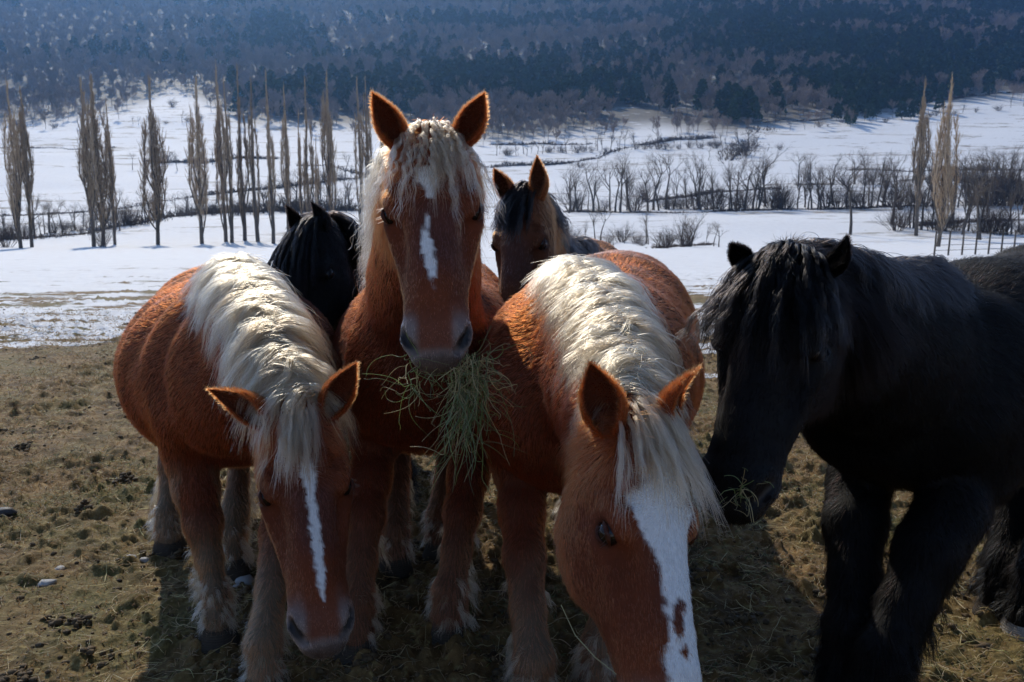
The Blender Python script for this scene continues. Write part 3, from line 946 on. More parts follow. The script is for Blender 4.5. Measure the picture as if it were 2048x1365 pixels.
def ear_mesh(base, tip, front, L_, W):
    """a cupped ear: rows of a horseshoe section narrowing to the point"""
    base, tip, front = (np.asarray(a, float) for a in (base, tip, front))
    ax = nrm(tip - base)
    fr = nrm(front - ax * (front @ ax)); sd = np.cross(ax, fr)
    nr_, nc = 14, 15
    V = []
    for i in range(nr_):
        t = i / (nr_ - 1)
        wd = W * (0.52 + 1.35 * t) * (1 - t) ** 0.62 * 1.02 if t < 1 else 0.0
        wd = W * max(np.interp(t, [0, .12, .3, .45, .6, .75, .88, .96, 1], [.52, .74, 1.0, 1.0, .86, .58, .30, .12, .01]), 0.01)
        opening = np.interp(t, [0, .25, .6, 1], [0.15, 0.75, 1.35, 1.5])      # radians left open each side at the front
        c = base + ax * L_ * t + fr * (-0.012 * math.sin(t * math.pi)) * 1.0
        depth = wd * np.interp(t, [0, .5, 1], [0.95, 0.70, 0.5])
        for j in range(nc):
            a = -math.pi + opening + (2 * math.pi - 2 * opening) * j / (nc - 1)     # 0 = back
            x = math.sin(a) * wd * 0.5; y = -math.cos(a) * depth * 0.5
            V.append(c + sd * x + fr * y)
    V = np.array(V)
    F = []
    for i in range(nr_ - 1):
        for j in range(nc - 1):
            a = i * nc + j
            F.append((a, a + 1, a + nc + 1, a + nc))
    # inner skin offset for thickness
    g_ = V.reshape(nr_, nc, 3)
    cen = g_.mean(1, keepdims=True)
    inner = (g_ + (cen - g_) * 0.16).reshape(-1, 3)
    n = len(V)
    F2 = [(a + n, d + n, c + n, b + n) for a, b, c, d in F]
    rim = []
    for i in range(nr_ - 1):
        a = i * nc; rim.append((a, a + nc, a + nc + n, a + n))
        a = i * nc + nc - 1; rim.append((a + n, a + nc + n, a + nc, a))
    top = (nr_ - 1) * nc
    for j in range(nc - 1): rim.append((top + j, top + j + 1, top + j + 1 + n, top + j + n))
    return np.concatenate([V, inner]), np.array(F + F2 + rim), (nr_, nc)

def hoof_mesh(c, fwd, s, pale=False):
    """sloping horn capsule, c = centre on the ground"""
    fwd = nrm(np.array([fwd[0], fwd[1], 0.0])); sd = np.array([-fwd[1], fwd[0], 0])
    V, F = [], []
    rows = [(0.0, .078, .082, .0), (.012, .078, .081, -.002), (.035, .070, .073, -.009), (.06, .063, .065, -.018), (.078, .058, .060, -.024), (.088, .050, .052, -.027)]
    n = 20
    for z, rx, rl, off in rows:
        for j in range(n):
            a = 2 * math.pi * j / n
            ca = math.cos(a)
            V.append(c + fwd * (ca * rl * (1.0 if ca > 0 else 0.8) + off) * s + sd * math.sin(a) * rx * s + np.array([0, 0, z * s]))
    for i in range(len(rows) - 1):
        for j in range(n):
            F.append((i * n + j, i * n + (j + 1) % n, (i + 1) * n + (j + 1) % n, (i + 1) * n + j))
    V.append(c + np.array([0, 0, 0.0])); V.append(c + fwd * -.027 * s + np.array([0, 0, .090 * s]))
    b = len(V)
    for j in range(n):
        F.append(((j + 1) % n, j, b - 2, b - 2)); F.append(((len(rows) - 1) * n + j, (len(rows) - 1) * n + (j + 1) % n, b - 1, b - 1))
    F = [f if f[2] != f[3] else f[:3] for f in F]
    return V, F

def sphere_mesh(c, r, axes, rad3=(1, 1, 1), n=16, m=10):
    V, F = [], []
    for i in range(m + 1):
        t = math.pi * i / m
        for j in range(n):
            a = 2 * math.pi * j / n
            p = np.array([math.sin(t) * math.cos(a), math.sin(t) * math.sin(a), math.cos(t)]) * r * np.array(rad3)
            V.append(c + p @ axes)
    for i in range(m):
        for j in range(n):
            F.append((i * n + j, i * n + (j + 1) % n, (i + 1) * n + (j + 1) % n, (i + 1) * n + j))
    return np.array(V), np.array(F)

def march(fd, roots, d0, length, steps, comb, stiff=0.25, grav=0.5, off=(0.010, 0.02), wig=0.0, r=None, obst=True):
    """strand guides: fall under gravity over the body surface"""
    n = len(roots)
    p = roots.copy(); d = nrm(d0)
    L = np.broadcast_to(length, (n,)).astype(float)
    st = (L / steps)[:, None]
    out = [p.copy()]
    offs = r.uniform(off[0], off[1], n)
    dr = nrm(r.normal(0, 1, (n, 3)))
    for k_ in range(steps):
        g_ = np.array([0, 0, -1.0])
        target = nrm(g_ * 1.0 + comb)
        d = nrm(d * (1 - grav * 0.5) + target * grav * 0.5 + dr * wig * math.sin(k_ * 1.3) )
        q = p + d * st
        if obst:
            for _ in range(2):
                v = fd.value(q)
                need = np.maximum(offs - v, 0)
                if need.max() > 1e-4:
                    gr = fd.grad(q)
                    q = q + gr * need[:, None]
        d = nrm(0.5 * d + 0.5 * nrm(q - p))
        q = p + nrm(q - p) * st
        p = q
        out.append(p.copy())
    return np.stack(out, 1)

def strands(guides, per, r, spread0, spread1, rad0, taper=0.25, wave=0.0, wlen=0.06, frizz=0.3, lenvar=0.3, root_dir=None):
    """children round each guide"""
    n, k = guides.shape[:2]
    G = np.repeat(guides, per, axis=0)
    N = len(G)
    t = np.linspace(0, 1, k)
    # vary length by resampling a shorter part of the guide
    lf = 1 - lenvar * r.random(N) ** 1.5
    if wave > 0.0045: t = np.linspace(0, 1, 40)
    x = t[None] * lf[:, None] * (k - 1)
    i = np.minimum(x.astype(int), k - 2); f = (x - i)[..., None]
    ar = np.arange(N)[:, None]
    Q = G[ar, i] * (1 - f) + G[ar, i + 1] * f
    T = nrm(np.gradient(Q, axis=1))
    o0 = nrm(r.normal(0, 1, (N, 3))) * (r.random(N) ** 0.5)[:, None]
    if root_dir is not None:
        o0 = o0 + np.repeat(root_dir, per, axis=0) * r.normal(0, 0.6, N)[:, None]
    sp = (spread0 + (spread1 - spread0) * t[None] ** 0.7)
    strag = np.where(r.random(N) < 0.13, r.uniform(1.5, 4.5, N), 1.0)
    Q = Q + o0[:, None] * sp[..., None] * np.where(strag[:, None, None] > 1, 1 + (strag[:, None, None] - 1) * t[None, :, None], 1)
    a = nrm(np.cross(T, np.array([0.3, 0.5, 0.8])))
    b = np.cross(T, a)
    if wave > 0:
        ph = np.repeat(r.uniform(0, 6.28, n), per)[:, None] + r.normal(0, 0.35, N)[:, None]
        wl = np.repeat(wlen * r.uniform(0.75, 1.35, n), per)[:, None]
        seglen = np.linalg.norm(np.diff(Q, axis=1), axis=-1)
        s_ = np.concatenate([np.zeros((N, 1)), np.cumsum(seglen, 1)], 1)
        am = wave * np.minimum(t * 4, 1)[None]
        Q = Q + a * (np.sin(s_ / wl * 6.28 + ph) * am)[..., None] + b * (np.cos(s_ / wl * 6.28 * 0.9 + ph * 1.3) * am * 0.7)[..., None]
    fr = r.normal(0, 1, (N, 3))
    Q = Q + fr[:, None] * (frizz * 0.02 * t ** 2)[None, :, None]
    R = rad0 * (1 - (1 - taper) * t[None] ** 1.5) * r.uniform(0.7, 1.2, (N, 1))
    return Q, R

def vary(col, n, r, amt=0.18):
    c = np.broadcast_to(np.asarray(col, float), (n, 3))
    return np.clip(c * (1 + r.normal(0, amt, (n, 1))) * (1 + r.normal(0, amt * 0.2, (n, 3))), 0.002, 0.95)

CHEST = dict(coat=(0.235, 0.049, 0.012), pale=(0.40, 0.29, 0.18), mane=(0.36, 0.255, 0.145), mane2=(0.18, 0.095, 0.045), skin=(0.16, 0.045, 0.016), dark=(0.10, 0.075, 0.07))
BLACK = dict(muzzle=(0.02, 0.018, 0.018), coat=(0.003, 0.002, 0.002), pale=(0.003, 0.002, 0.002), mane=(0.004, 0.003, 0.003), mane2=(0.02, 0.016, 0.015), skin=(0.006, 0.005, 0.005), dark=(0.02, 0.018, 0.018))
BAY = dict(muzzle=(0.10, 0.08, 0.07), coat=(0.20, 0.058, 0.018), pale=(0.35, 0.22, 0.12), mane=(0.012, 0.010, 0.010), mane2=(0.02, 0.014, 0.012), skin=(0.07, 0.025, 0.012), dark=(0.04, 0.03, 0.028))

def make_horse(name_label, seed, pal, O, head_to, hooves, poll, muzzle, facedir, s=1.0, hs=1.0, h=0.010, n_coat=120000, belly=1.0, ribs=0.0,
               neck_mid=None, blaze=None, ears=None, mane=None, forelock=None, coat_len=1.0, feather=True, pale_legs=1.0, tops=(0, 0), hair_r=0.00062, barrel_x=1.0, hz=None, neck_w=1.0, head_w=1.0, pale_muzzle=1.0, feather_n=1.0, legs_r=1.0):
    r = np.random.default_rng(seed)
    MC = M_coat_black if pal is BLACK else M_coat
    MM = M_mane if pal is CHEST else M_mane_black
    F = nrm(np.array([head_to[0], head_to[1], 0.0])); S = np.array([-F[1], F[0], 0.0]); Z = np.array([0, 0, 1.0])
    O = np.array([O[0], O[1], 0.0])
    hzs = hz or s
    def B(x, y, z): return O + F * x * s + S * y * s + Z * z * hzs
    poll = np.asarray(poll, float); muzzle = np.asarray(muzzle, float)
    u = nrm(muzzle - poll); w = np.asarray(facedir, float); w = nrm(w - u * (w @ u)); v = np.cross(w, u)
    Hd = (poll, u, v, w)
    if v @ S < 0 and abs(v @ S) > 0.9: pass
    def Lh(a, b, c): return poll + (u * a + v * b * head_w + w * c) * hs
    # ---- skeleton
    flow = []       # (p0, p1, direction, radius, hair length, region)
    segs = []
    bw = barrel_x
    T = [(-1.02, 1.00, .17, .17), (-.84, 1.03, .28, .27), (-.62, 1.02, .325, .29), (-.38, .97, .345 * bw, .315), (-.12, .925, .385 * bw, .35 * belly), (.12, .935, .365 * bw, .35), (.32, .98, .30, .33), (.48, 1.00, .235, .27), (.58, .98, .17, .20)]
    tz = np.interp([t_[0] for t_ in T], [-1, .5], [tops[0], tops[1]])
    T = [(a, b + dz, c, d) for (a, b, c, d), dz in zip(T, tz)]
    for t0, t1 in zip(T[:-1], T[1:]):
        segs.append((B(t0[0], 0, t0[1]), B(t1[0], 0, t1[1]), (t0[2] * s, t0[3] * hzs), (t1[2] * s, t1[3] * hzs), S, .06 * s))
        flow.append((B(t0[0], 0, t0[1]), B(t1[0], 0, t1[1]), -F * 0.75 - Z * 0.65, t0[3] * s, .024, 'body'))
    # neck
    nb = B(.34, 0, 1.10 + tops[1]); ne = Lh(.035, 0, -.10)
    nm = np.asarray(neck_mid, float) if neck_mid is not None else (nb + ne) / 2 + Z * .06
    ts = np.linspace(0, 1, 7)
    NC = [(1 - t) ** 2 * nb + 2 * t * (1 - t) * nm + t * t * ne for t in ts]
    nrx = np.interp(ts, [0, .3, .7, 1], [.19, .145 * neck_w, .105 * neck_w, .085]) * s
    nrz = np.interp(ts, [0, .3, .7, 1], [.29, .235, .165, .115]) * s
    for i in range(6):
        tt = (ts[i] + ts[i + 1]) / 2
        sv = nrm(S * (1 - tt) + v * tt if S @ v > -0.2 else S)
        segs.append((NC[i], NC[i + 1], (nrx[i], nrz[i]), (nrx[i + 1], nrz[i + 1]), sv, .06 * s))
        flow.append((NC[i], NC[i + 1], nrm(NC[i] - NC[i + 1]) * 0.6 - Z * 0.6, nrz[i], .024, 'body'))
    # legs: front left, front right, hind left, hind right (hooves given on the ground)
    legs = []
    for i, hp in enumerate(hooves):
        hp = np.array([hp[0], hp[1], float(terrain(hp[0], hp[1])) + 0.005])
        sg = 1 if i % 2 == 0 else -1
        lr = s * legs_r
        if i < 2:
            top, mid = B(.36, sg * .19, .88), B(.25, sg * .19, .68)
            fet = hp + np.array([0, 0, .165 * s]) - F * .045 * s
            knee = np.array([0, 0, 1.0]) * 0 + (mid + (fet - mid) * .52) + F * .025 * s
            knee[2] = hp[2] + .42 * s
            chain = [(top, (.12, .15)), (mid, (.088, .115)), (mid + (knee - mid) * .55, (.066, .078)), (knee, (.062, .064)), (knee + (fet - knee) * .5, (.047, .052)), (fet, (.052, .056)), (hp + np.array([0, 0, .085 * s]) - F * .02 * s, (.050, .054)), (hp + np.array([0, 0, .05 * s]), (.048, .050))]
        else:
            top, mid = B(-.72, sg * .17, .95), B(-.60, sg * .19, .72)
            fet = hp + np.array([0, 0, .165 * s]) - F * .045 * s
            hock = fet + (np.array([mid[0], mid[1], fet[2]]) - fet) * .35 - F * .09 * s; hock[2] = hp[2] + .50 * s
            chain = [(top, (.17, .23)), (mid, (.13, .17)), (mid + (hock - mid) * .55 - F * .01, (.080, .10)), (hock, (.058, .074)), (hock + (fet - hock) * .4, (.048, .055)), (fet, (.052, .056)), (hp + np.array([0, 0, .085 * s]) - F * .02 * s, (.050, .054)), (hp + np.array([0, 0, .05 * s]), (.048, .050))]
        for j, ((a, ra), (b, rb)) in enumerate(zip(chain[:-1], chain[1:])):
            q_ = lr if j > 1 else s
            segs.append((a, b, (ra[0] * q_, ra[1] * q_), (rb[0] * q_, rb[1] * q_), S, .045 * s if j < 3 else .03 * s))
            flow.append((a, b, np.array([0, 0, -1.0]) - F * (0.1 if j < 4 else 0.25), ra[1] * s, .022 if j < 3 else .026, 'leg'))
        legs.append((hp, chain))
    for (u0, a0, b0, c0), (u1, a1, b1, c1) in zip(HEAD[:-1], HEAD[1:]):
        flow.append((Lh(u0, 0, c0), Lh(u1, 0, c1), u, b0 * hs, .0085, 'head'))
    pts_all = np.array([a for g_ in segs for a in (g_[0], g_[1])] + [Lh(.62, .1, 0), Lh(.62, -.1, -.18), Lh(0, 0, .05)])
    rr_ = 0.42 * s
    lo = pts_all.min(0) - np.array([rr_, rr_, 0.06]); hi = pts_all.max(0) + np.array([rr_, rr_, rr_ * 0.7])
    lo[2] = -0.02
    fd = Field(lo, hi, h)
    for a, b, ra, rb, sd, k_ in segs: fd.seg(a, b, ra, rb, sd, k_)
    # shoulder and haunch masses
    for sg in (-1, 1):
        fd.seg(B(.40, sg * .15, .86), B(.22, sg * .16, 1.12), (.10 * s, .13 * s), (.08 * s, .12 * s), S, .07 * s)
        fd.seg(B(.50, sg * .10, .92), B(.46, sg * .10, .80), (.11 * s, .12 * s), (.09 * s, .09 * s), S, .06 * s)
        fd.ell(B(-.72, sg * .14, .95), (.22 * s, .17 * s, .25 * hzs), [F, S, Z], .08 * s)
    head_field(fd, Hd, hs, head_w)
    # slight unevenness of a winter coat
    if True:
        ii = np.abs(fd.g) < 0.03
        ix = np.argwhere(ii)
        q_ = ix * fd.h + fd.lo
        dloc = np.abs((q_ - poll) @ u)
        away = sstep(.05, .25, np.linalg.norm(q_ - Lh(.3, 0, -.08), axis=1) - .32 * hs)
        x_l = (q_ - O) @ F / s
        add = fbm(q_ * 8, seed, 2) * 0.005 + fbm(q_ * 24, seed + 3, 2) * 0.001
        if ribs > 0:
            rib = np.sin((x_l + 0.10 * fbm(q_ * 2.2, seed + 5, 2)) * 6.283 / 0.27) * ribs * sstep(-.75, -.5, x_l) * (1 - sstep(.45, .6, x_l))
            add = add + rib
        fd.g[ii] -= (add * away).astype(np.float32)
    v_, t_, q_ = fd.mesh()
    # keep only outward orientation
    def proj(vv):
        for _ in range(2):
            val = fd.value(vv); vv = vv - fd.grad(vv) * val[:, None]
        return vv
    v_ = proj(v_.astype(float))
    vn = fd.grad(v_)
    if len(q_):
        a, b, c = v_[q_[:, 0]], v_[q_[:, 1]], v_[q_[:, 2]]
        if (np.einsum('ij,ij->i', np.cross(b - a, c - a), vn[q_[:, 0]]) > 0).mean() < 0.5:
            q_ = q_[:, ::-1]; t_ = t_[:, ::-1] if len(t_) else t_
    if len(t_):
        q_ = np.concatenate([q_, np.concatenate([t_, t_[:, 2:3]], 1)]) if False else q_

    def paint(p):
        """coat colour by place on the body, returns colour, bare-skin gloss"""
        n = len(p)
        rel = (p - poll) / hs
        hu, hv, hw = rel @ u, rel @ v / head_w, rel @ w
        in_head = (hu > -.03) & (np.abs(hv) < .16) & (hw > -.27) & (hw < .06)
        c = np.tile(np.array(pal['coat']), (n, 1))
        c = c * (1 + 0.22 * fbm(p * 5, seed + 9, 3))[:, None]
        # paler, dustier belly and lower legs
        zz = p[:, 2]
        xl = (p - O) @ F / s; yl = (p - O) @ S / s
        lowleg = (1 - sstep(.24 * s, .52 * s, zz + 0.05 * fbm(p * 14, seed + 2, 2))) * pale_legs
        bel = (1 - sstep(.55, .72, zz / hzs)) * (np.abs(yl) < .36) * (xl < .38) * (xl > -.9) * 0.55 * pale_legs
        m = np.clip(np.where(in_head, 0, np.maximum(lowleg, bel)), 0, 1)[:, None]
        c = c * (1 - m) + np.array(pal['pale']) * m
        # face: greyish dark bridge, foxier cheeks and nose
        if pal is not BLACK:
            br = in_head * sstep(.17, .24, hu) * (1 - sstep(.34, .42, hu)) * (1 - sstep(.02, .075, np.abs(hv - .012))) * (hw > -.07)
            c = c * (1 - .42 * br)[:, None] + np.array([.030, .020, .022]) * br[:, None]
            fx = in_head * (sstep(.36, .46, hu) )
            c = c * (1 + np.clip(fx, 0, 1)[:, None] * np.array([.15, .20, .15]))
            c = c * (1 + .25 * in_head * fbm(p * 16, seed + 15, 3))[:, None]
        # muzzle: pale round the nostrils and lips
        mz = sstep(.46, .56, hu + 0.02 * fbm(p * 30, seed, 2)) * in_head * pale_muzzle
        side = np.clip(sstep(.030, .050, np.abs(hv)) + sstep(.585, .61, hu) + sstep(-.10, -.12, hw), 0, 1)
        mm = (mz * (0.10 + 0.85 * side) * 0.9)[:, None]
        mcol = np.array(pal.get('muzzle', (0.42, 0.35, 0.31))) * (1 - .62 * sstep(.598, .622, hu + .006 * fbm(p * 60, seed + 21, 2)) + .25 * fbm(p * 40, seed + 22, 2))[:, None]
        c = c * (1 - mm) + mcol * mm
        # nostrils and mouth line darker and glossier
        nos = np.zeros(n)
        for sg in (-1, 1):
            dd = np.sqrt(((hu - .562) / .040) ** 2 + ((hv - sg * (.066 - .35 * (hu - .562))) / .017) ** 2 + ((hw + .036) / .028) ** 2)
            nos = np.maximum(nos, 1 - sstep(.75, 1.15, dd))
        nos = nos * in_head
        lips = (1 - sstep(.004, .012, np.abs(hw + .113))) * (hu > .5) * in_head
        dk = np.maximum(nos, lips * .8)[:, None]
        c = c * (1 - dk) + np.array([0.025, 0.02, 0.02]) * dk
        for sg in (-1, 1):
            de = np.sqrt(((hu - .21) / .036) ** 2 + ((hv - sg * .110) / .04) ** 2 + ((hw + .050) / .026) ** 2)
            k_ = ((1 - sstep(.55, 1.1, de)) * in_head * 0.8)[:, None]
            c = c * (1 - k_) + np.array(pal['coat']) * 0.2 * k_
        if blaze:
            uu, left, right = (np.array(a, float) for a in zip(*blaze['edge']))
            jag = 0.004 * fbm(p * 90, seed + 7, 2) + 0.003 * fbm(p * 35, seed + 8, 2)
            L_ = np.interp(hu, uu, left, left=9, right=9) ; R_b = np.interp(hu, uu, right, left=-9, right=-9)
            inb = (sstep(-.002, .002, hv - L_ + jag) * sstep(-.002, .002, R_b - hv + jag)) * in_head * (hw > -.085)
            for (cu, cv, ru_, rv_) in blaze.get('spots', ()):
                inb = inb * sstep(.85, 1.05, np.sqrt(((hu - cu) / ru_) ** 2 + ((hv - cv) / rv_) ** 2) + 30 * jag)
            inb = (inb * (1 - dk[:, 0]))[:, None]
            c = c * (1 - inb) + np.array([0.86, 0.84, 0.80]) * inb
        return np.clip(c, 0.002, 0.95), np.where(dk[:, 0] > .4, 0.35, 0.8), dk[:, 0], in_head, (hu, hv, hw)
    cc, gl, dk, inh, _ = paint(v_)
    root = empty("horse", tuple(O), name_label, "horse", None)
    root.location = (0, 0, 0)
    skin_c = cc * np.where(inh, .62 + .35 * sstep(.5, .7, cc[:, 1]), .42)[:, None]
    body = mesh_obj("body", v_, q_, M_skin, root, smooth=True, attrs={"tint": skin_c, "gloss": gl})

    # ---- fur
    def face_sample(V, Fq, n, weight):
        a, b, c, d = (V[Fq[:, i]] for i in range(4))
        ar = np.linalg.norm(np.cross(c - a, d - b), axis=1) * 0.5 * weight
        cdf = np.cumsum(ar); cdf /= cdf[-1]
        f = np.searchsorted(cdf, r.random(n))
        s1, s2 = r.random(n)[:, None], r.random(n)[:, None]
        return (a[f] * (1 - s1) + b[f] * s1) * (1 - s2) + (d[f] * (1 - s1) + c[f] * s1) * s2
    fc = v_[q_].mean(1)
    fn = vn[q_[:, 0]]
    tocam = nrm(CAMP - fc)
    facing = np.einsum('ij,ij->i', fn, tocam)
    dist = np.linalg.norm(CAMP - fc, axis=1)
    wt = (0.15 + 0.85 * sstep(-.45, -.05, facing)) / (dist / dist.min()) ** 1.3
    relh = (fc - poll) / hs
    hd = (relh @ u > 0) & (np.abs(relh @ v) < .16) & (np.abs(relh @ w + .1) < .17)
    wt = wt * np.where(hd, 2.2, 1.0)
    wt = wt * np.where(fc[:, 2] < .09 * s, 0.05, 1.0)
    p0 = face_sample(v_, q_, n_coat, wt)
    nn = fd.grad(p0)
    fa = np.array([f_[0] for f_ in flow]); fb = np.array([f_[1] for f_ in flow]); fdir = nrm(np.array([f_[2] for f_ in flow])); frr = np.array([f_[3] for f_ in flow]); fl = np.array([f_[4] for f_ in flow])
    acc = np.zeros((n_coat, 3)); aw = np.zeros(n_coat); al = np.zeros(n_coat)
    for i in range(len(flow)):
        ab = fb[i] - fa[i]
        t = np.clip(((p0 - fa[i]) @ ab) / (ab @ ab), 0, 1)
        d_ = np.linalg.norm(p0 - fa[i] - t[:, None] * ab, axis=1) - frr[i]
        ww = np.exp(-np.maximum(d_ + .05, 0) / .02) + 1e-9
        acc += fdir[i] * ww[:, None]; aw += ww; al += fl[i] * ww
    fdv = acc / aw[:, None]; ln = al / aw
    colr, _, dk0, inh0, (hu, hv, hw) = paint(p0 + r.normal(0, .0036, p0.shape))
    # forehead whorl and cheek flow
    fore = inh0 & (hw > -.07)
    wh = nrm(np.stack([hu - .17, hv, 0 * hu], -1))
    whd = wh[:, :1] * u + wh[:, 1:2] * v
    kf = np.where(fore, 1 - sstep(.05, .12, np.hypot(hu - .17, hv)), 0)[:, None]
    fdv = nrm(nrm(fdv) * (1 - kf) + whd * kf)
    ft = fdv - nn * np.einsum('ij,ij->i', fdv, nn)[:, None]
    ft = nrm(ft + 0.13 * np.stack([fbm(p0 * 10, seed + 40 + i, 2) for i in range(3)], -1) + r.normal(0, .10, (n_coat, 3)))
    ln = ln * coat_len * r.uniform(.6, 1.25, n_coat) * s
    ln = np.where(inh0, ln * np.interp(hu, [0, .15, .35, .6], [2.3, 1.7, 1.3, .9]), ln)
    ln = np.where(inh0 & (hw < -.19), ln * 2.0, ln)
    low = (p0[:, 2] < .45 * s)
    if feather:
        ln = np.where(low, ln * (1 + .5 * sstep(.42 * s, .12 * s, p0[:, 2])), ln)
    ln = ln * np.where(dk0 > .4, 0.15, 1)
    eye_d = np.minimum(*[np.sqrt(((hu - .21) / .030) ** 2 + ((hv - sg * .115) / .035) ** 2 + ((hw + .050) / .019) ** 2) for sg in (-1, 1)])
    ln = np.where(inh0, ln * np.clip((eye_d - 1.0) / 1.4, .05, 1), ln)
    lift = np.where(inh0, .18, np.where(p0[:, 2] < .5 * s, .22, .36)) + r.normal(0, .07, n_coat)
    clump = np.stack([vnoise(p0 * 55, seed + 50 + i) for i in range(3)], -1) * 0.12
    K = 4
    t = np.linspace(0, 1, K)[None, :, None]
    droop = np.array([0, 0, -1.0]) * np.where(low, .35, .12)[:, None]
    path = p0[:, None] + (ft[:, None] * t + nn[:, None] * (lift[:, None, None] * (t - .45 * t * t)) + (clump + droop)[:, None] * t ** 2) * ln[:, None, None] - nn[:, None] * .001
    rad_ = hair_r * np.where(inh0, .8, 1.0)[:, None] * np.linspace(1, .2, K)[None]
    hc = np.clip(colr * np.where(inh0[:, None], (.95, .86, .80), (.74, .40, .28)) * np.exp(r.normal(0, .28, (n_coat, 1))), .002, .9)
    curves_obj("coat", path, rad_, MC, root, hc)

    # ---- ears
    eh = ears or {}
    for i, sg in enumerate((-1, 1)):
        e = eh.get(sg, {})
        base = Lh(e.get('bu', .012), sg * e.get('bv', .068), e.get('bw', -.045))
        if 'tip' in e: tip = np.asarray(e['tip'], float)
        else: tip = base + (u * e.get('tu', -.9) + v * sg * e.get('tv', .35) + w * e.get('tw', .05)) * .1
        front = e.get('front', None)
        fr = (w * 0.9 + v * sg * 0.35) if front is None else np.asarray(front, float)
        Le = e.get('len', .185) * hs; We = e.get('wid', .078) * hs
        base = base - nrm(tip - base) * .015
        V, Fe, (nr_, nc) = ear_mesh(base, tip, fr, Le, We)
        ce = np.tile(np.array(pal['coat']) * .8, (len(V), 1)); ce[nr_ * nc:] *= .5
        mesh_obj("ear", V, Fe, M_skin, root, smooth=True, attrs={"tint": ce, "gloss": np.full(len(V), .8)})
        # ear fur
        n_ef = 5200 if n_coat > 60000 else 2500
        Fo = Fe[:(nr_ - 1) * (nc - 1)]
        pe = face_sample(V, Fo, n_ef, np.ones(len(Fo)))
        cen_ax = base + np.outer((pe - base) @ nrm(tip - base), nrm(tip - base))
        ne_ = nrm(pe - cen_ax)
        inner = r.random(n_ef) < .35
        ne_ = np.where(inner[:, None], -ne_, ne_)
        ax = nrm(tip - base)
        dr_ = nrm(ax * .8 + ne_ * .55 + r.normal(0, .22, (n_ef, 3)))
        le = np.where(inner, .016, .011) * r.uniform(.5, 1.3, n_ef)
        # longer fringe at the open edges
        tq = np.linspace(0, 1, 3)[None, :, None]
        pa = pe[:, None] + dr_[:, None] * tq * le[:, None, None]
        edge_v = V[:nr_ * nc].reshape(nr_, nc, 3)
        er = []
        for col_ in (0, nc - 1):
            m = 700
            x = r.uniform(0, nr_ - 1.01, m); i0 = x.astype(int); f_ = (x - i0)[:, None]
            pp = edge_v[i0, col_] * (1 - f_) + edge_v[i0 + 1, col_] * f_
            outw = nrm(edge_v[i0, col_] - edge_v[i0, (nc - 1) // 2])
            sd_ = nrm(np.cross(ax, fr)) * (1 if col_ else -1)
            dd = nrm(sd_ * r.uniform(-.8, .5, (m, 1)) + ax * .7 + nrm(fr) * .4 + r.normal(0, .25, (m, 3)))
            er.append(pp[:, None] + dd[:, None] * tq * (r.uniform(.006, .022, m) * (1 - 0.5 * x / nr_))[:, None, None])
        pa = np.concatenate([pa] + er)
        curves_obj("ear_fur", pa, np.linspace(1, .25, 3)[None] * hair_r * .9, MC, root, vary(np.array(pal['coat']) * 1.0, len(pa), r))
    # ---- eyes
    for sg in (-1, 1):
        ec = Lh(.210, sg * .0965, -.049)
        V, Fe = sphere_mesh(ec, .0245 * hs, np.array([u, v, w]), (1.05, 1, .95))
        mesh_obj("eye", V, Fe, M_eye, root, smooth=True)
        # lids
        for up_, rr2 in ((1, .0055), (-1, .004)):
            tt = np.linspace(-1, 1, 9)
            arc = np.array([Lh(.210 + .027 * a, sg * (.1165 - .012 * a * a), -.050 + up_ * .0145 * (1 - a * a) + .004 * a) for a in tt])
            vv, ff_ = tube_mesh(arc[None], (rr2 * hs * np.sqrt(np.clip(1.02 - tt * tt, .05, 1)))[None], 8)
            mesh_obj("eyelid", vv, ff_, M_skin, root, smooth=True, attrs={"tint": np.tile(np.array(pal['coat']) * .28, (len(vv), 1)), "gloss": np.full(len(vv), .5)})
        # lashes
        m = 12
        tt = r.uniform(-.9, .9, m)
        lb = np.array([Lh(.210 + .027 * a, sg * (.1195 - .012 * a * a), -.050 + .0145 * (1 - a * a)) for a in tt])
        dd = nrm(v * sg * 1.0 + w * .1 - Z * .5 + r.normal(0, .15, (m, 3)))
        curves_obj("eyelashes", lb[:, None] + dd[:, None] * np.linspace(0, 1, 3)[None, :, None] * .018 * hs, np.linspace(.0005, .0002, 3)[None], MM, root, vary((.03, .02, .015), m, r))
    # ---- hooves
    for i, (hp, chain) in enumerate(legs):
        V, Fh = hoof_mesh(hp - np.array([0, 0, .012]) + F * .012, F, s * 1.0)
        mesh_obj("hoof", V, Fh, M_hoof_pale if (pal is BLACK and i == 2) else M_hoof, root, smooth=True)
    # ---- feathers: long hair behind and round the fetlocks
    if feather:
        gs, n_g = [], int(46 * feather_n)
        roots_, d0, L_ = [], [], []
        for hp, chain in legs:
            for j in range(n_g):
                a = r.uniform(0, 6.283)
                back = -F * math.cos(a) + S * math.sin(a)
                z_ = r.uniform(.07, .22) * s if math.cos(a) < .2 else r.uniform(.07, .38) * s
                top_, bot_ = chain[3][0], chain[6][0]
                f_ = np.clip((z_ - (bot_[2] - hp[2])) / max(top_[2] - bot_[2], .01), 0, 1)
                c0 = bot_ + (top_ - bot_) * f_
                roots_.append(c0 + back * .047 * s * legs_r); d0.append(nrm(back * .45 - Z * 1.0)); L_.append(r.uniform(.05, .12) * s * (1.25 if math.cos(a) > 0 else .75))
        roots_ = np.array(roots_); d0 = np.array(d0); L_ = np.array(L_)
        gd = march(fd, roots_, d0, L_, 7, nrm(d0) * .35, grav=.35, off=(.004, .015), wig=.12, r=r)
        gd[..., 2] = np.maximum(gd[..., 2], .012)
        Q, R = strands(gd, 26, r, .013, .006, hair_r * 1.15, .3, .003, .05, .5, .4)
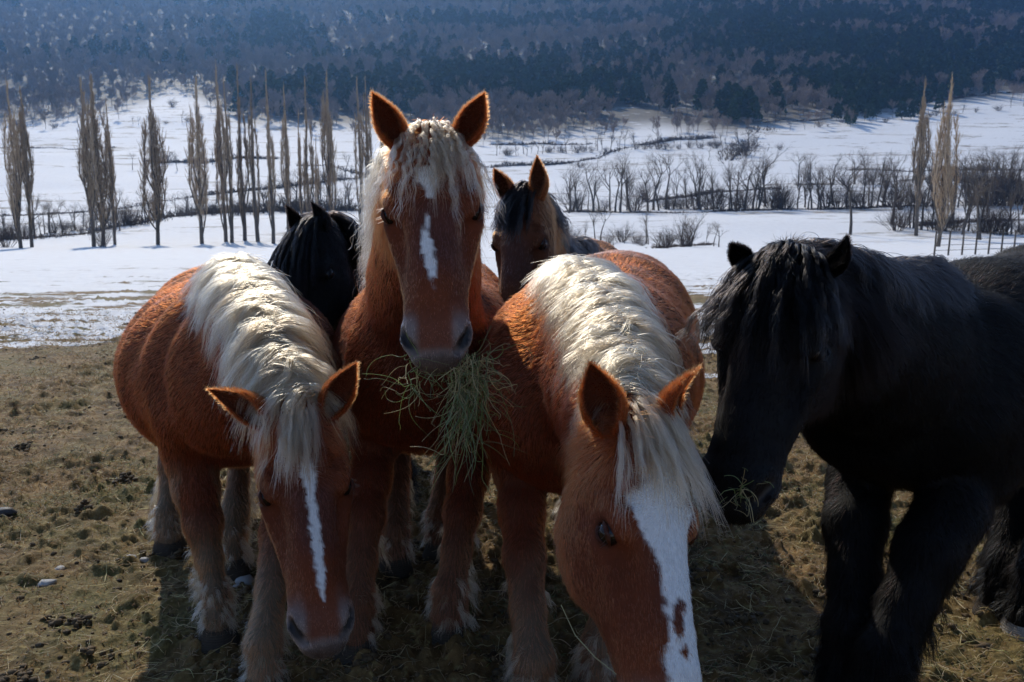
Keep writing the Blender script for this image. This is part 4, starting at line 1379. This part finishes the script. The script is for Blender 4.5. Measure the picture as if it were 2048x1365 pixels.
        Q[..., 2] = np.maximum(Q[..., 2], .006)
        pc = np.array(pal['pale']) * (1 if pale_legs > .3 else .5)
        if pale_legs <= .3 and pal is not BLACK: pc = np.array(pal['coat']) * .5 + np.array(pal['pale']) * .3
        curves_obj("feather", Q, R, MM, root, vary(pc * .9, len(Q), r))
    # ---- mane along the crest
    def crest(t):
        c = (1 - t) ** 2 * nb + 2 * t * (1 - t) * nm + t * t * ne
        tg = nrm(2 * (1 - t) * (nm - nb) + 2 * t * (ne - nm))
        sv = nrm(S * (1 - t) + v * t) if S @ v > -0.2 else S
        up_ = nrm(np.cross(tg, sv))
        if up_[2] < 0 and t < .8: up_ = -up_
        if t >= .8:
            ref = nrm(np.cross(nrm(nm - nb), S)); ref = ref if ref[2] > 0 else -ref
            if up_ @ ref < 0: up_ = -up_
        q_ = c + up_ * 0.02
        for _ in range(40):
            if fd.value(q_[None])[0] > -0.002: break
            q_ = q_ + up_ * .01
        return q_, tg, up_, nrm(np.cross(up_, tg))
    if mane:
        n_g = mane.get('guides', 260)
        rt, dd, LL, rd = [], [], [], []
        t0, t1 = mane.get('range', (0.0, .97))
        for j in range(n_g):
            t = t0 + (t1 - t0) * (j + r.random()) / n_g
            q_, tg, up_, lt = crest(min(t, 1))
            left = r.random() < mane.get('left', .5)     # side v/S positive?
            sgn = 1 if left else -1
            if (lt @ S) < 0: lt = -lt
            rt.append(q_ + lt * r.normal(0, .016) + tg * r.normal(0, .01)); rd.append(tg * .02)
            dd.append(nrm(up_ * r.uniform(.05, .35) * mane.get('up', 1) + lt * sgn * r.uniform(.6, 1.1) + tg * mane.get('fwd', .4) * r.uniform(-.3, 1.4) + r.normal(0, .12, 3)))
            LL.append(mane.get('len', .30) * r.uniform(.7, 1.15) * np.interp(t, [0, .12, .8, 1], [mane.get('l0', .6), 1, 1, .9]))
        rt, dd, LL = np.array(rt), np.array(dd), np.array(LL)
        steps = mane.get('steps', 14)
        gd = march(fd, rt, dd, LL, steps, np.broadcast_to(np.asarray(mane.get('comb', (0, 0, 0)), float), rt.shape), grav=mane.get('grav', .34), off=mane.get('off', (.002, .015)), wig=mane.get('wig', .16), r=r)
        Q, R = strands(gd, mane.get('per', 40), r, mane.get('sp0', .016), mane.get('sp1', .010), hair_r * mane.get('thick', 1.1), .3, mane.get('wave', .003), mane.get('wlen', .09), .5, .45, np.array(rd) / .02 * .7)
        gm = np.repeat(r.random(n_g), mane.get('per', 40))[:, None]
        mx = np.clip(.75 * gm ** 2 + r.normal(0, .12, (len(Q), 1)), 0, 1)
        tcol = vary(np.array(pal['mane']), len(Q), r, .14) * (1 - mx) + np.array(pal['mane2']) * mx
        curves_obj("mane", Q, R, MM, root, np.clip(tcol, .003, .93))
    if forelock:
        n_g = forelock.get('guides', 110)
        rt = np.array([Lh(r.uniform(-.10, forelock.get('down', .045)), r.normal(0, forelock.get('wid', .030)), .01) for _ in range(n_g)])
        for _ in range(4):
            rt = rt - fd.grad(rt) * fd.value(rt)[:, None]
        lat = (rt - poll) @ v / hs
        sh = forelock.get('shift', 0.0)
        dd = nrm(w * .7 + u * .5 + v * (np.clip(lat * 9, -1, 1) * forelock.get('fan', .5) + sh)[:, None] + r.normal(0, .12, (n_g, 3)))
        comb = u * forelock.get('along', .6) + v * (np.clip(lat * 8, -1, 1) * forelock.get('fan', .5) * .8 + sh)[:, None] + w * forelock.get('out', .0)
        gd = march(fd, rt, dd, forelock.get('len', .28) * r.uniform(.55, 1.1, n_g) * hs, 14, comb, grav=.34, off=(.002, .014), wig=forelock.get('wig', .06), r=r)
        Q, R = strands(gd, forelock.get('per', 36), r, forelock.get('sp0', .007), forelock.get('sp1', .0035), hair_r * forelock.get('thick', 1.0), .3, forelock.get('wave', .002), forelock.get('wlen', .07), .4, .45)
        fcx = forelock.get('col', pal['mane'])
        curves_obj("forelock", Q, R, MM, root, np.clip(vary(fcx, len(Q), r, .12), .003, .93))
    # ---- tail
    tr = B(-1.08, 0, 1.06 + tops[0])
    n_g = 26
    rt = tr + r.normal(0, .018, (n_g, 3)); dd = nrm(-F * .8 + Z * .2 + r.normal(0, .18, (n_g, 3)))
    gd = march(fd, rt, dd, r.uniform(.6, .8, n_g) * s, 12, np.zeros((n_g, 3)), grav=.4, off=(.01, .03), wig=.05, r=r)
    Q, R = strands(gd, 40, r, .02, .02, hair_r * 1.8, .4, .004, .1)
    Q[..., 2] = np.maximum(Q[..., 2], .05)
    curves_obj("tail", Q, R, MM, root, vary(np.array(pal['mane']) * .8 if pal is not CHEST else pal['mane2'], len(Q), r))
    # ---- whiskers on the muzzle and stray chin hair
    m = 90
    a = np.array([Lh(r.uniform(.52, .60), r.uniform(-.045, .045), -.15) for _ in range(m)])
    for _ in range(4): a = a - fd.grad(a) * fd.value(a)[:, None]
    dd = nrm(fd.grad(a) + r.normal(0, .3, (m, 3)))
    curves_obj("whiskers", a[:, None] + (dd[:, None] * np.linspace(0, 1, 4)[None, :, None] + np.array([0, 0, -.3]) * (np.linspace(0, 1, 4) ** 2)[None, :, None]) * (r.uniform(.015, .045, m) * hs)[:, None, None], np.linspace(.0004, .0002, 4)[None], MM, root, vary(np.array(pal['mane']) * .6, m, r))
    print("horse", seed, "verts", len(v_), "hooves px", [tuple(np.round(topx(h_[0])).astype(int)) for h_ in legs])
    return root, fd, Lh
def gp(px, py):
    p = hit(px, py)
    return (p[0], p[1])

# ------------------------------------------------------------------ left chestnut, head lowered, pale mane
make_horse("thickset chestnut horse with whitish mane and narrow straight stripe, leftmost, lowering its head", 1, CHEST,
    O=(-1.09, 3.45), head_to=(.36, -.93), hooves=[gp(535, 1392), gp(437, 1285), gp(470, 1150), gp(340, 1098)],
    poll=P(598, 825, 2.30), muzzle=P(652, 1290, 2.02), facedir=(.30, -1, .75), s=.95, hs=.96, head_w=1.05, n_coat=170000, belly=1.06, barrel_x=1.12, ribs=.010,
    neck_mid=P(525, 690, 2.72),
    ears={-1: dict(tip=P(398, 768, 2.28), front=(-.1, -1, -.35), wid=.088, len=.21), 1: dict(tip=P(722, 710, 2.30), front=(.1, -1, -.2), wid=.085, len=.215)},
    blaze=dict(edge=[(.13, -.006, .010), (.18, -.014, .022), (.24, -.006, .016), (.34, -.006, .018), (.44, -.006, .018), (.48, .0, .012), (.52, .006, .008)]),
    mane=dict(guides=330, per=34, len=.25, fwd=.5, left=.42, l0=.8), forelock=dict(guides=75, len=.22, fan=.15, shift=-.12, wid=.026, per=24, sp0=.005, sp1=.0028, col=(.34, .22, .13)), tops=(-.02, .0), pale_legs=.9)

# ------------------------------------------------------------------ centre chestnut, head up, hay in its mouth
HB = make_horse("tall chestnut horse facing the camera, head raised, curly blond forelock, hay in its mouth", 2, CHEST,
    O=(-.33, 3.55), head_to=(.02, -1), hooves=[gp(900, 1280), gp(712, 1312), gp(880, 1110), gp(790, 1140)],
    poll=P(858, 268, 2.38), muzzle=P(872, 742, 2.12), facedir=(.02, -1, .2), s=.98, hs=.96, head_w=1.14, n_coat=150000,
    neck_mid=P(850, 480, 2.72),
    ears={-1: dict(tip=P(748, 192, 2.34), front=(.1, -1, 0)), 1: dict(tip=P(965, 195, 2.34), front=(-.15, -1, 0))},
    blaze=dict(edge=[(.10, -.030, .010), (.14, -.032, .022), (.17, -.012, .012), (.20, -.006, .000), (.215, .003, .0), (.228, -.004, .0), (.255, -.014, -.004), (.29, -.024, -.008), (.33, -.026, .006), (.38, -.018, .010), (.42, -.006, .002), (.44, -.002, .0)]),
    mane=dict(guides=170, per=32, len=.31, left=.03, wave=.006, wlen=.06, fwd=.1, off=(.002, .018), up=.5, l0=.5), forelock=dict(guides=50, len=.26, fan=.75, wave=.0055, wlen=.05, per=20, wid=.045, sp0=.005, sp1=.0022, col=(.28, .195, .12), along=.5), neck_w=1.2, pale_legs=.35, legs_r=1.05)

# ------------------------------------------------------------------ right chestnut, head down in front
make_horse("chestnut horse in the foreground with broad white blaze and cream mane, head down", 3, CHEST,
    O=(.27, 3.15), head_to=(-.25, -.97), tops=(0, -.04), hooves=[gp(1195, 1400), gp(1060, 1440), (.62, 3.80), (.28, 3.9)],
    poll=P(1298, 845, 1.80), muzzle=P(1396, 1500, 1.50), facedir=(.72, -1, .45), s=1.0, hs=1.03, head_w=.99, n_coat=190000, belly=1.03, barrel_x=1.0,
    neck_mid=P(1215, 720, 2.35),
    ears={-1: dict(tip=P(1188, 752, 1.76), front=(-.2, -1, -.2), len=.172, wid=.088), 1: dict(tip=P(1395, 740, 1.82), front=(.95, -.45, 0))},
    blaze=dict(edge=[(.06, -.02, .035), (.10, -.050, .062), (.125, -.040, .075), (.14, -.066, .088), (.19, -.068, .080), (.22, -.058, .060), (.26, -.038, .052), (.32, -.030, .048), (.40, -.028, .046), (.44, -.046, .048), (.50, -.042, .052), (.56, -.026, .056), (.64, -.02, .06)], spots=[(.385, -.010, .028, .014), (.435, -.004, .014, .0075), (.355, .002, .012, .016)]),
    mane=dict(guides=350, per=34, len=.21, fwd=.45, left=.5, l0=.8), forelock=dict(guides=88, len=.215, fan=.95, shift=.08, col=(.34, .22, .13), wid=.042, per=20, sp0=.005, sp1=.0025), pale_legs=.7)

# ------------------------------------------------------------------ black horse at the right
make_horse("shaggy black horse at the right with its head hanging to the left", 4, BLACK,
    O=(1.62, 3.16), head_to=(-.80, -.60), hooves=[gp(1742, 1440), gp(1682, 1390), gp(2052, 1262), gp(1998, 1228)],
    poll=P(1562, 520, 2.2), muzzle=P(1446, 985, 1.98), facedir=(-.66, -.78, .25), s=1.1, hs=1.0, head_w=1.22, hz=1.0, tops=(.09, -.08), legs_r=1.4, neck_w=1.3, n_coat=130000, coat_len=1.3,
    neck_mid=P(1745, 740, 2.52),
    ears={-1: dict(tip=P(1425, 425, 2.2), front=(-.5, -1, 0), len=.11, wid=.052, bv=.085), 1: dict(tip=P(1715, 440, 2.12), front=(-.9, -.3, 0), len=.115, wid=.052, bv=.08)},
    mane=dict(guides=300, per=40, len=.22, left=.6, wave=.004, fwd=.1), forelock=dict(guides=130, len=.30, fan=.8, wave=.004, wid=.05, col=(.006, .005, .005)), pale_legs=.0, belly=1.16)

# ------------------------------------------------------------------ black horse behind, between the left and the centre chestnut
make_horse("black horse behind the two left chestnuts, only its maned head and neck showing", 5, BLACK,
    O=(-.95, 5.1), head_to=(.25, -.95), hooves=[(-.55, 4.4), (-.95, 4.45), (-.8, 5.6), (-1.15, 5.6)],
    poll=P(612, 452, 3.75), muzzle=P(585, 730, 3.5), facedir=(-.55, -1, .5), s=.95, hs=1.0, n_coat=50000, h=.014,
    neck_mid=P(665, 560, 4.0), mane=dict(guides=220, per=36, len=.30, left=.6, thick=1.8), ears={-1: dict(tip=P(570, 405, 3.75), front=(-.6, -1, 0), len=.15, wid=.065), 1: dict(tip=P(622, 403, 3.8), front=(-.6, -1, 0), len=.15, wid=.065)},
    forelock=dict(guides=110, len=.42, fan=.5, thick=1.8, col=(.006, .005, .005)), hair_r=.0009, pale_legs=0)

# ------------------------------------------------------------------ bay horse behind
make_horse("dark bay horse with black mane behind, between the centre and the right chestnut", 6, BAY,
    O=(.42, 5.45), head_to=(-.06, -1), tops=(-.06, -.10), hooves=[(.66, 4.8), (.3, 4.85), (.75, 6.0), (.45, 6.0)],
    poll=P(1040, 385, 3.75), muzzle=P(1012, 640, 3.55), facedir=(-.45, -1, .35), s=1.0, hs=1.0, n_coat=60000, h=.012,
    neck_mid=P(1070, 610, 4.25), ears={-1: dict(tip=P(991, 343, 3.72), front=(-.5, -1, 0)), 1: dict(tip=P(1075, 336, 3.75), front=(-.3, -1, 0))},
    mane=dict(guides=200, per=36, len=.17, left=.9, thick=1.8), forelock=dict(guides=70, len=.20, fan=.5, shift=-.2, thick=1.5, col=(.012, .010, .010)), hair_r=.0009, pale_legs=.1)
# ------------------------------------------------------------------ grass, straw, clods on the pasture
def leaf_mat(name, rough=0.6):
    g = Nodes(name)
    a = g.attr("tint").outputs["Color"]
    d = g.n("ShaderNodeBsdfDiffuse"); g.set(d.inputs[0], a)
    t = g.n("ShaderNodeBsdfTranslucent"); g.set(t.inputs[0], a)
    m = g.n("ShaderNodeMixShader"); m.inputs[0].default_value = 0.4
    g.t.links.new(d.outputs[0], m.inputs[1]); g.t.links.new(t.outputs[0], m.inputs[2])
    gl = g.n("ShaderNodeBsdfGlossy"); gl.inputs["Roughness"].default_value = 0.45
    m2 = g.n("ShaderNodeMixShader"); m2.inputs[0].default_value = 0.08
    g.t.links.new(m.outputs[0], m2.inputs[1]); g.t.links.new(gl.outputs[0], m2.inputs[2])
    g.t.links.new(m2.outputs[0], g.out.inputs[0])
    return g.m
M_blade = leaf_mat("dry_blade")
rs = np.random.default_rng(77)
def scatter(n, y0, y1, power=1.6, marg=0.15):
    y = y0 * (y1 / y0) ** (rs.random(n) ** power)
    x = rs.uniform(-1, 1, n) * (y * (0.60 + marg * 0.2) + marg)
    return x, y
# short winter turf
x, y = scatter(150000, 1.9, 13, 1.0)
k_ = rs.random(len(x)) < 0.25 + 0.75 * sstep(-.2, .35, fbm(np.stack([x, y], -1) * 1.3, 41, 3))
x, y = x[k_], y[k_]
n = len(x)
z = ground_z(x, y)
L = rs.uniform(.012, .040, n) * (1 + y * .05)
a = rs.uniform(0, 6.28, n); lean = rs.uniform(.3, 2.2, n)
d = np.stack([np.cos(a) * lean, np.sin(a) * lean, np.ones(n)], -1); d = nrm(d)
t = np.linspace(0, 1, 3)[None, :, None]
pth = np.stack([x, y, z - .003], -1)[:, None] + d[:, None] * t * L[:, None, None] - np.array([0, 0, .35]) * t ** 2 * L[:, None, None]
gm = fbm(np.stack([x, y], -1) * 2.2, 43, 3)[:, None]
tc = np.where(rs.random((n, 1)) < .16 + .6 * np.clip(gm, -.5, .5), np.array([[.10, .115, .022]]), np.array([[.33, .20, .080]])) * rs.uniform(.6, 1.3, (n, 1))
o = curves_obj("grass", pth, np.array([.0010, .0009, .0003])[None] * (1 + .16 * y[:, None]), M_blade, None, tc)
tag(o, "short yellow green winter grass on the trampled pasture", kind="stuff")
# loose straw
x, y = scatter(7500, 1.9, 9.5, 1.1)
n = len(x)
k_ = rs.random(n) < .35 + .65 * sstep(-.1, .4, fbm(np.stack([x, y], -1) * .9 + 40, 47, 2)); x, y = x[k_], y[k_]; n = len(x)
a = rs.uniform(0, 6.28, n); L = rs.uniform(.03, .13, n)
t = np.linspace(-.5, .5, 5)
bend = rs.normal(0, .9, n) * (rs.random(n) < .25) * .5
px_ = x[:, None] + np.cos(a)[:, None] * t * L[:, None] - np.sin(a)[:, None] * (t ** 2 * bend[:, None]) * L[:, None]
py_ = y[:, None] + np.sin(a)[:, None] * t * L[:, None] + np.cos(a)[:, None] * (t ** 2 * bend[:, None]) * L[:, None]
pz_ = ground_z(px_, py_)
pz_ = np.maximum(pz_, pz_.mean(1, keepdims=True)) + .004 + rs.random((n, 1)) * .006
o = curves_obj("straw", np.stack([px_, py_, pz_], -1), np.array([.0005, .0009, .0010, .0008, .0004])[None] * rs.uniform(.5, 1.2, (n, 1)) * (1 + .08 * y[:, None]), M_blade, None, vary((.52, .41, .19), n, rs, .25))
tag(o, "loose straw and hay stalks trodden into the mud", kind="stuff")

# mud clods and droppings
def clod(seed, sub=2):
    bm_ = bmesh.new(); bmesh.ops.create_icosphere(bm_, subdivisions=sub, radius=1.0)
    V = np.array([v.co[:] for v in bm_.verts]); F = np.array([[v.index for v in f.verts] for f in bm_.faces]); bm_.free()
    V = V * (1 + .45 * fbm(V * 1.5 + seed, seed, 2)[:, None] + .30 * vnoise(V * 3.8, seed + 1)[:, None])
    V[:, 2] *= .62
    return V, F
clods = [clod(i, 1) for i in range(8)]
x, y = scatter(5200, 1.9, 13, 1.0)
n = len(x)
k_ = rs.random(n) < sstep(-.25, .35, fbm(np.stack([x, y], -1) * np.array([.9, 1.2]), 23, 2)); x, y = x[k_], y[k_]; n = len(x)
sz = np.minimum(np.exp(rs.normal(math.log(.0065), .5, n)) * (1 + .06 * y), .017)
lift_ = np.zeros(n)
cx, cy = scatter(95, 1.95, 13, 1.0)
for a_, b_ in zip(cx, cy):      # trodden droppings: little heaps of crumbs
    k2 = rs.integers(14, 46); R2 = rs.uniform(.03, .085)
    dx = rs.normal(0, R2 * .55, (k2, 2)) * np.array([1.3, 1.0])
    x = np.concatenate([x, a_ + dx[:, 0]]); y = np.concatenate([y, b_ + dx[:, 1]])
    sz = np.concatenate([sz, rs.uniform(.007, .019, k2)]); lift_ = np.concatenate([lift_, np.maximum(0, 1 - np.hypot(*dx.T) / R2) * rs.uniform(.0, .03, k2)])
n = len(x); z = ground_z(x, y) + lift_
VV, FF, b = [], [], 0
for i in range(n):
    V, F = clods[i % 8]
    if sz[i] < .011: pass
    a = rs.uniform(0, 6.28); c, s_ = math.cos(a), math.sin(a)
    W = V * sz[i] * np.array([1, rs.uniform(.7, 1.2), 1]); W = np.stack([W[:, 0] * c - W[:, 1] * s_, W[:, 0] * s_ + W[:, 1] * c, W[:, 2]], -1)
    VV.append(W + np.array([x[i], y[i], z[i] + sz[i] * .15])); FF.append(F + b); b += len(V)
g = Nodes("dark_mud")
nn_ = g.noise(45, 5, 0.7, g.n("ShaderNodeNewGeometry").outputs["Position"])
g.bsdf(g.ramp(nn_, [(0.3, (0.030, 0.018, 0.010)), (0.55, (0.11, 0.072, 0.034)), (0.8, (0.22, 0.155, 0.075))]).outputs[0], 0.8, bump=nn_, bstr=.6, bdist=.01, spec=.3)
M_mud = g.m
o = mesh_obj("mud_clods", np.concatenate(VV), np.concatenate(FF), M_mud)
tag(o, "crumbly dark mud clods and droppings strewn over the pasture", kind="stuff")

# stones, one by one
M_stone = plain_mat("pale_stone", (0.30, 0.29, 0.27), .8, .3, 12, .5)
M_dstone = plain_mat("dark_stone", (0.035, 0.033, 0.032), .6, .4, 12, .5)
for px, py, r_, dark, lab in [(488, 1168, .030, 0, "largest pale stone beside the left chestnut's hind hoof"), (466, 1160, .016, 0, "small pale stone left of the largest by the hind hoof"), (474, 1176, .013, 0, "smallest pale pebble in front of the largest by the hind hoof"),
                              (12, 1035, .045, 1, "dark lumpy stone at the left edge of the pasture"), (260, 1128, .022, 0, "grey stone on the mud left of the left chestnut's hind leg"), (290, 1122, .018, 0, "rounded grey stone nearest the left chestnut's hind hoof"),
                              (95, 1172, .030, 0, "flat pale stone in the mud on the left"), (120, 1142, .018, 0, "small flat pale stone above the larger flat one on the left")]:
    p = hit(px, py)
    V, F = clod(int(px))
    zz = float(ground_z(p[0], p[1]))
    o = mesh_obj("stone", V * r_ * np.array([1.2, 1, .75]) , F, M_dstone if dark else M_stone, smooth=True)
    o.location = (p[0], p[1], zz + r_ * .25)
    tag(o, lab, "stone")

# ------------------------------------------------------------------ hay
def hay(name, centre_fn, n, lab, seed, Lr=(.10, .28), green=.5, rad_=.0010, steps=9, wig=.25, spread=1.0, drop=.6, mouth=None):
    r = np.random.default_rng(seed)
    root_, d0 = centre_fn(r, n)
    p = root_.copy(); d = nrm(d0); L = r.uniform(*Lr, n)[:, None] / steps
    tw = nrm(r.normal(0, 1, (n, 3)))
    kink = r.integers(2, steps, n)
    out = [p.copy()]
    for k_ in range(steps):
        tw = nrm(tw + r.normal(0, .5, (n, 3)))
        d = nrm(d + np.array([0, 0, -1.0]) * drop * .25 + tw * wig)
        d = np.where((kink == k_)[:, None], nrm(d + r.normal(0, .8, (n, 3))), d)
        p = p + d * L
        out.append(p.copy())
    Q = np.stack(out, 1)
    g_ = r.random((n, 1)) < green
    c = np.where(g_, np.array([[.15, .20, .05]]), np.array([[.42, .34, .15]])) * r.uniform(.55, 1.25, (n, 1))
    R = rad_ * r.uniform(.6, 1.5, (n, 1)) * np.linspace(1, .5, steps + 1)[None]
    o = curves_obj(name, Q, R, M_blade, None, c)
    return o
_, fdB, LB = HB
mouth = P(880, 735, 2.18)
def hb(r, n):
    t = r.random(n)
    right = r.random(n) < .84
    x = np.where(right, r.uniform(.02, .12, n), r.uniform(-.085, -.03, n))
    base = mouth + np.stack([x, r.uniform(.0, .06, n), r.uniform(-.07, .035, n)], -1)
    d = np.stack([x * 1.5 + r.normal(.0, .45, n), r.normal(-.1, .3, n), r.uniform(-1.5, .35, n)], -1)
    return base, d
o = hay("hay", hb, 215, "", 5, (.05, .18), .5, .0009, wig=.38)
tag(o, "bundle of green and yellow hay hanging from the centre horse's mouth", "hay")
def hb2(r, n):
    base = mouth + np.stack([r.uniform(.03, .11, n), r.uniform(-.02, .05, n), r.uniform(-.15, -.03, n)], -1)
    return base, np.stack([r.normal(-.1, .35, n), r.normal(0, .3, n), r.uniform(-1.5, -.2, n)], -1)
o2 = hay("hay_lower", hb2, 80, "", 6, (.10, .24), .7, .0011, wig=.18, drop=.8)
o2.name = "trailing_hay"; o2.parent = o
def hd(r, n):
    return P(1478, 985, 1.97) + r.normal(0, .008, (n, 3)), np.stack([r.normal(.3, .5, n), r.normal(-.3, .4, n), r.uniform(-.8, .9, n)], -1)
o = hay("hay", hd, 34, "", 8, (.03, .10), .6, .0010)
tag(o, "small wisp of hay in the black horse's lips", "hay")
st = np.array([P(1122, 1210, 1.72), P(1150, 1270, 1.70), P(1190, 1315, 1.67), P(1262, 1372, 1.62)])
v_s, f_s = tube_mesh(st[None], np.array([[.0009, .0011, .0011, .0010]]), 5)
g = Nodes("stalk"); g.bsdf((0.42, 0.38, 0.2), .6)
tag(mesh_obj("hay_stalk", v_s, f_s, g.m, smooth=True), "single long dry stalk sticking out below the foreground chestnut's jaw", "hay stalk")
# ------------------------------------------------------------------ haze
hz = Nodes("valley_haze")
pv = hz.n("ShaderNodeVolumePrincipled")
pv.inputs["Color"].default_value = (0.28, 0.55, 1.0, 1)
pv.inputs["Density"].default_value = 0.00034
pv.inputs["Anisotropy"].default_value = 0.84
hz.t.links.new(pv.outputs[0], hz.out.inputs["Volume"])
zt = float(terrain(0, 2200)) + 60
zt = max(zt, float(terrain(0, -2400)) + 30)
bx0, bx1 = (-2400, -2400, -12), (2400, 2400, zt)
vv = [(x, y, z) for z in (bx0[2], bx1[2]) for y in (bx0[1], bx1[1]) for x in (bx0[0], bx1[0])]
ff = [(0, 2, 3, 1), (4, 5, 7, 6), (0, 1, 5, 4), (2, 6, 7, 3), (0, 4, 6, 2), (1, 3, 7, 5)]
haze = mesh_obj("haze", np.array(vv, float), ff, hz.m)
tag(haze, "thin blue air between the pasture and the far hillside", "haze", kind="stuff")
